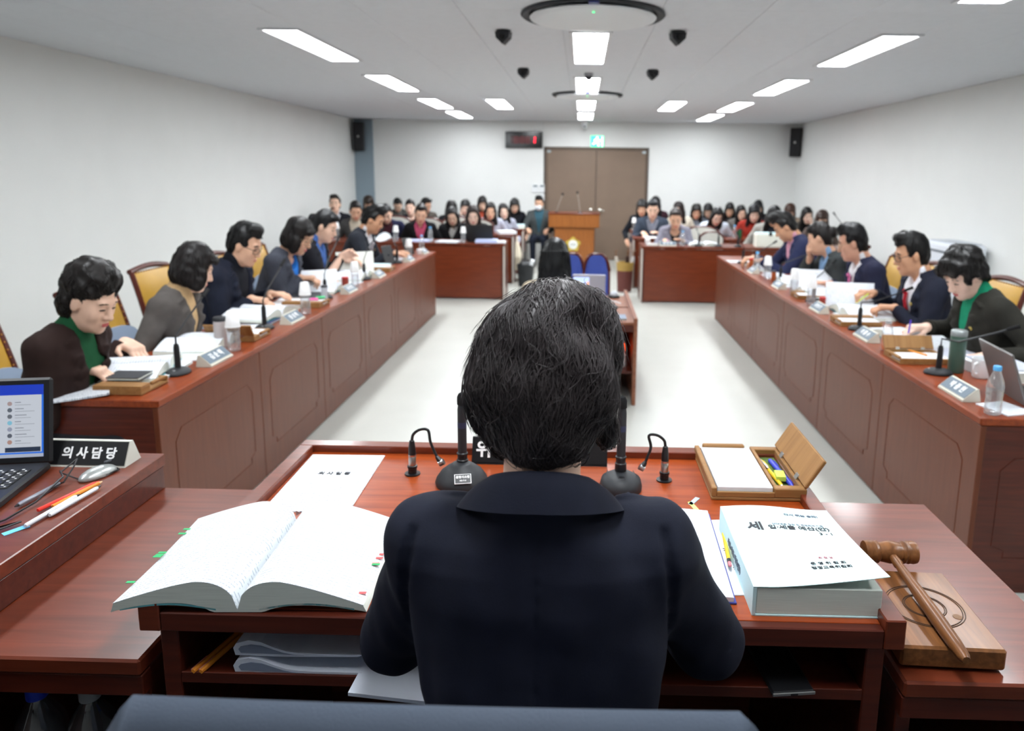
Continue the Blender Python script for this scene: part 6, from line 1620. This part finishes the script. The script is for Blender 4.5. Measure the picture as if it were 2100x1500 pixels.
tumbler(1.80, 3.47, ZD, .205, .036, M('tumbler_green', (76, 104, 92), .4), M('tumbler_top', (150, 156, 156), .35, metal=.5), 'tall green tumbler beside the white mug on the right desk')
t = thing('mug', 'white mug between the green tumbler and the grey laptop', 'mug', (1.87, 3.38, ZD))
MB().lathe([(.03, 0), (.036, .006), (.041, .09), (.038, .09), (.034, .01), (.0, .008)], 24, cap=False).obj('cup_body', WHITE, t, smooth=50)
MB().tube([(-.038, 0, .075), (-.062, 0, .07), (-.066, 0, .045), (-.055, 0, .025), (-.036, 0, .022)], .0055, 8).obj('handle', WHITE, t, TR(0, 0, 0, 0, 0, .6))
memo_box(1.72, 3.70, ZD, PI / 2, 'open wooden memo box behind the green tumbler on the right desk')
pen('orange pencil lying in the open memo box on the right desk', (1.75, 3.66, ZD + .033), (1.70, 3.78, ZD + .033), M('pencil_orange'))
memo_box(1.74, 4.62, ZD, PI / 2, 'wooden memo box with white pad before the man with the red tie', lid='closed')
memo_box(1.76, 5.62, ZD, PI / 2, 'wooden memo box before the man with the pink tie', lid='closed')
t = thing('grey_laptop', 'grey laptop with half-open lid on the empty right seat', 'laptop', (1.83, 3.07, ZD), PI / 2 - .1)
MB().box(-.16, .16, -.225, 0, 0, .014, b=.004).obj('base', M('laptop_grey', (128, 126, 126), .35, metal=.6), t)
MB().box(-.16, .16, -.005, .004, 0, .22, b=.003).obj('lid', M('laptop_grey'), t, TR(0, .004, .012, -.35))
MB().box(-.15, .15, -.0065, -.0045, .01, .21).obj('screen', M('screen_off', (20, 22, 26), .2), t, TR(0, .004, .012, -.35), smooth=0)
k_ = MB()
for r in range(5):
    for c in range(12): k_.box(-.14 + c * .0235, -.1205 + c * .0235, -.04 - r * .021 - .017, -.04 - r * .021, .014, .0155)
o = k_.obj('keyboard', BLACK, t, smooth=0); o['kind'] = 'stuff'
closed_book(2.0, 3.43, ZD, .15, 'thick white binder behind the grey laptop', w=.24, l=.3, th=.05, cover=M('cover_white', (236, 238, 242), .5))
closed_book(2.0, 3.44, ZD + .0505, .05, 'thin grey brochure on the thick white binder', w=.2, l=.27, th=.008, cover=M('cover_pale_grey', (196, 200, 214), .5))
sheets(1.72, 2.9, ZD, .3, 'white paper beside the clear bottle on the right desk', w=.14, l=.16)
sheets(1.95, 2.88, ZD, -.1, 'white and yellow papers before the grey laptop', w=.2, l=.14, mat=M('paper_yellowish', (238, 236, 206), .8))
open_book(2.02, 4.12, ZD + .001, PI / 2 - .05, 'thick open book under the pen of the woman with tousled hair', hi=.045)
closed_book(1.93, 3.75, ZD, .1, 'grey printed magazine before the woman with tousled hair', w=.26, l=.28, th=.02, cover=M('cover_pale_grey'))
sheets(1.90, 4.38, ZD, .2, 'white papers left of the tousled-hair woman on the right desk', w=.22, l=.24)
open_book(2.03, 4.92, ZD, PI / 2, 'thick open book before the man with the red tie', hi=.055)
sheets(1.9, 5.2, ZD + .085, -.3, 'raised white pages standing before the man with the red tie', w=.32, l=.2, th=.004, bend=.012, tilt=.95)
open_book(2.02, 5.72, ZD, PI / 2, 'thick open book before the man with the pink tie', hi=.05, tabs=((1, .5, 'yellow'),))
sheets(1.88, 5.98, ZD + .08, -.3, 'raised white pages standing before the man with the pink tie', w=.3, l=.19, th=.004, bend=.012, tilt=1.0)
open_book(2.0, 6.4, ZD, PI / 2, 'thick open book before the woman resting her chin', hi=.05)
sheets(1.8, 6.75, ZD, .1, 'white papers beside the purple-labelled bottle')
open_book(1.97, 7.35, ZD, PI / 2, 'open book under the hands of the man in the pink shirt', hi=.035)
sheets(1.72, 7.9, ZD, PI / 2, 'white papers at the far end of the right desk')
tumbler(1.66, 7.2, ZD, .12, .02, M('drink_amber', (170, 84, 40), .3), M('cap_red'), 'small amber drink bottle before the man in the pink shirt')
tumbler(1.68, 6.42, ZD, .1, .02, M('drink_amber'), M('cap_dark'), 'small dark drink jar before the woman resting her chin')
tumbler(1.70, 5.15, ZD, .08, .022, M('drink_red'), M('cap_red'), 'small red drink can before the man with the red tie')
for x, y, rz, lab in ((-1.90, 3.5, .2, 'loose white sheets behind the name plate of the brown-jacket woman'), (-1.84, 5.02, .1, 'loose white sheets beside the grey jar, left desk'), (-1.88, 5.92, -.1, 'loose white sheets beside the red-capped jar, left desk'),
                      (1.80, 4.86, .1, 'loose white sheets beside the red drink can, right desk'), (1.80, 5.40, -.1, 'loose white sheets under the microphone of the red-tie man'), (1.78, 6.2, .15, 'loose white sheets by the name plate of the pink-tie man'), (1.82, 6.95, 0, 'loose white sheets before the pink-shirt man')):
    sheets(x, y, ZD + .0005, PI / 2 + rz, lab, w=.2, l=.17, th=.005)
# pens and papers in hands
def hand_pen(q, sd_, lab, mat, d=(0, -.03, .12)):
    tip = q['w'](q['tips'][sd_]); pen(lab, (tip[0] + d[0], tip[1] + d[1], tip[2] + d[2]), (tip[0] - d[0] * .25, tip[1] - d[1] * .25, tip[2] - d[2] * .25), mat)
hand_pen(L1, 1, 'black pen in the hand of the woman in the brown jacket', BLACK, (-.05, -.03, .09)); hand_pen(L3, 1, 'black pen in the hand of the navy-jacket man', BLACK, (-.05, -.03, .09))
hand_pen(R1, 1, 'purple pen in the hand of the tousled-hair woman', M('pen_purple', (90, 60, 200), .4), (.01, .0, .12)); hand_pen(R2, 1, 'lime highlighter in the hand of the man with the red tie', M('pen_lime', (214, 226, 70), .4), (.06, -.02, .06))

# ================================================================ things on the far benches
bottle(-3.3, 9.98, ZD, 'in front of the leftmost far bench woman'); bottle(-2.4, 9.58, ZD, 'on the front left bench, left one'); bottle(-1.52, 9.57, ZD, 'on the front left bench beside the black laptop'); bottle(-1.95, 9.58, ZD, 'on the front left bench before the black cardigan', cup=False)
bottle(1.31, 9.56, ZD, 'on the front right bench before the lilac jacket', cup=False); bottle(.86, 12.1, ZD, 'on the third right bench by the door')
t = thing('black_laptop', 'black laptop with raised lid on the front left bench', 'laptop', (-1.32, 9.68, ZD), PI)
MB().box(-.17, .17, -.23, 0, 0, .016, b=.003).obj('base', BLACK, t); MB().box(-.17, .17, -.004, .004, 0, .22, b=.003).obj('lid', BLACK, t, TR(0, 0, .012, -.2))
closed_book(-1.22, 9.6, ZD, PI / 2, 'white and blue report stack on the front left bench by the bottle', w=.16, l=.28, th=.045, cover=M('cover_blue_white', (196, 206, 240), .5))
sheets(-1.05, 9.63, ZD, .2, 'papers and pens at the right end of the front left bench', w=.14, l=.2, th=.02)
sheets(-1.72, 9.6, ZD, 1.4, 'white papers left of the bottle on the front left bench', th=.018); closed_book(-2.12, 9.66, ZD, PI / 2, 'pale blue report before the black cardigan', th=.02, l=.34, cover=M('cover_blue_white')); sheets(-2.65, 9.68, ZD, .9, 'curling white papers before the dark blue jacket', bend=.05)
sheets(-1.12, 11.12, ZD, .3, 'white papers at the right end of the second left bench', th=.04, w=.26); closed_book(-1.08, 12.2, ZD, 0, 'pale green book stack on the third left bench', w=.3, l=.26, th=.06, cover=COVER)
sheets(-1.7, 11.1, ZD, 0, 'white note pad on the second left bench'); sheets(-2.5, 11.1, ZD, .2, 'white papers on the second left bench, left part')
closed_book(.93, 9.62, ZD, 0, 'white smartphone-sized memo book at the left end of the front right bench', w=.14, l=.09, th=.02, cover=WHITE)
tumbler(.88, 9.75, ZD, .075, .035, CUPW, CUPW, 'white paper cup at the left end of the front right bench')
plate(1.12, 9.55, 0, '담당관', 'on the front right bench before the lilac jacket')
open_book(1.62, 9.62, ZD, 0, 'open white book between the microphones on the front right bench', hi=.035); open_book(1.48, 9.86, ZD, 0.1, 'open white book beside the lilac-jacketed woman', hi=.03, w=.16, l=.2)
for x, lab in ((1.52, 'left one on the front right bench'), (1.77, 'middle one on the front right bench'), (2.02, 'right one on the front right bench')): member_mic(x, 9.56, PI, lab, -.22, .17)
member_mic(-3.5, 9.6, -1.2, 'on the left end of the front left bench', .26, .34); member_mic(3.4, 9.6, .6, 'on the right end of the front right bench', .2, .36)
t = thing('file_box', 'white file box with black clip on the front right bench', 'file box', (2.42, 9.62, ZD))
MB().box(-.17, .17, -.1, .1, 0, .17, b=.006).obj('box_body', M('box_cream', (226, 226, 214), .6), t); MB().box(-.16, .16, -.08, .08, .165, .185, b=.003).obj('papers_inside', COVER, t); MB().box(-.02, .02, -.105, -.09, .15, .195, b=.003).obj('clip', BLACK, t)
sheets(1.02, 10.82, ZD, .1, 'white papers under the hand of the slate-blue jacket'); tumbler(2.3, 10.8, ZD, .14, .03, M('tumbler_green2', (40, 96, 60), .4), BLACKM, 'dark green tumbler beside the rust-red sweater')
bottle(2.22, 10.78, ZD, 'beside the dark green tumbler on the second right bench', cup=False)

# ---- recording table
t = thing('silver_monitor', 'silver monitor with picture inset on the recording table', 'monitor', (.07, 5.62, .608), 0)
MB().box(-.125, .125, 0, .012, .005, .275, b=.003).obj('panel', M('monitor_silver', (170, 170, 182), .4, metal=.3), t); MB().box(-.12, .0, -.0015, -.0005, .15, .255).obj('screen', M('screen_pic', (170, 190, 235), .3, emit=.9), t, smooth=0)
MB().box(-.02, -.002, -.002, -.0008, .15, .22).obj('screen_icon', M('screen_orange', (240, 170, 130), .3, emit=.8), t, smooth=0); MB().box(-.08, .08, .0, .1, 0, .008, b=.002).obj('foot', DGREY, t)
t = thing('trackball', 'black and silver trackball mouse on the recording table', 'mouse', (.29, 6.22, .608))
MB().lathe([(.05, 0), (.052, .012), (.045, .02)], 18).obj('housing', BLACK, t); MB().ball((0, 0, .028), (.035, .035, .03), 14, 8).obj('ball', M('ball_silver', (190, 196, 204), .25), t)
t = thing('computer_mouse', 'small black mouse on the recording table', 'mouse', (.27, 5.7, .608)); MB().ball((0, 0, .01), (.03, .045, .018), 12, 6).obj('mouse_body', BLACK, t); MB().box(-.003, .003, .015, .03, .024, .029, b=.001).obj('scroll_wheel', DGREY, t)
tag(MB().tube([(.2, 5.95, .611), (.24, 6.02, .612), (.30, 5.98, .612), (.33, 5.92, .611)], .006, 7).obj('white_cable', WHITE), 'white cable lying on the recording table', 'cable')
sheets(.2, 5.35, .609, .2, 'white papers at the near end of the recording table', w=.2, l=.22, th=.01); closed_book(.28, 5.32, .608, 0, 'grey-blue notebook at the near edge of the recording table', w=.12, l=.16, th=.012, cover=M('cover_slate', (120, 134, 156), .5))
t = thing('heater', 'small white heater with orange glow on the table shelf', 'heater', (.30, 5.35, .2405))
MB().lathe([(.05, 0), (.055, .01), (.05, .09), (.03, .11)], 20).obj('housing', WHITE, t); MB().lathe([(.04, .11), (.042, .16), (.03, .18)], 18).obj('glowing_coil', M('coil_glow', (255, 84, 30), .4, emit=2.5), t)
# ---- bins, bags
t = thing('waste_bin', 'black waste bin with bag beside the left benches', 'bin', (-.80, 10.75, 0))
MB().lathe([(.10, 0), (.125, .3), (.13, .32), (.12, .32), (.105, .02)], 24, cap=False).obj('bin_body', BLACKM, t, smooth=50); MB().ball((0, 0, .3), (.11, .11, .07), 12, 8).obj('bin_bag', M('bag_black', (30, 32, 36), .35), t); MB().box(-.04, .02, -.02, .02, .33, .42, b=.005).obj('crumpled_paper', PAPER, t, TR(0, 0, 0, .2, .3))
t = thing('tote_bag', 'cream tote bag hanging on the side of the second left bench', 'bag', (-.985, 11.2, .28))
MB().slab(lambda u, v: (.03 + .05 * math.sin(PI * v), (u - .5) * .3 * (1 - .5 * abs(2 * v - 1)), .42 * v - .1), lambda u, v: (.0, (u - .5) * .3 * (1 - .5 * abs(2 * v - 1)), .42 * v - .1), 6, 10).obj('bag_body', M('canvas_cream', (224, 214, 192), .85), t); MB().tube([(.02, -.06, .30), (.02, -.05, .4), (.02, .05, .4), (.02, .06, .30)], .008, 6).obj('strap', M('canvas_cream'), t)
t = thing('handbag', 'black handbag standing behind the waste bin', 'bag', (-.86, 11.3, 0)); bs = Solid(); bs.box(V(0, 0, .16), (.07, .16, .16), .04, None, .01); bs.fun(noise_fn(.006, 30, 3), V(0, 0, .15), 1, .01, 'n'); put('bag_body', bs.mesh(.014, 'bag_body'), M('bag_black'), t); MB().tube([(0, -.08, .3), (0, -.06, .45), (0, .06, .45), (0, .08, .3)], .009, 6).obj('strap', BLACK, t)
t = thing('umbrella_bin', 'brown and tan bin filled with umbrellas beside the right benches', 'bin', (.63, 10.4, 0))
MB().lathe([(.10, 0), (.115, .30)], 24).obj('bin_body', M('bin_maroon', (104, 54, 48), .5), t); MB().lathe([(.1155, .30), (.125, .42), (.118, .42), (.11, .3)], 24, cap=False).obj('tan_band', M('bin_tan', (176, 142, 74), .5), t)
for k, (a, c) in enumerate(((-.08, (196, 188, 176)), (.02, (70, 50, 44)), (.07, (210, 208, 206)))):
    u = thing('umbrella', ['pale umbrella leaning left in the umbrella bin', 'dark brown umbrella in the middle of the umbrella bin', 'grey-white umbrella standing upright in the umbrella bin'][k], 'umbrella', (.63 + a * .6, 10.4, .0), 0, 'umbrellas in the bin')
    MB().lathe([(.012, .03), (.025, .2), (.03, .42), (.02, .5)], 12, TR(0, 0, 0, 0, a * 2)).obj('folded_canopy', cloth(c), u); MB().tube([(.5 * a * 2 * .98, 0, .49), (.56 * a * 2, 0, .57), (.56 * a * 2 + .03, 0, .59)], .009, 7).obj('handle', M('umbrella_handle', (120, 84, 56), .4), u)
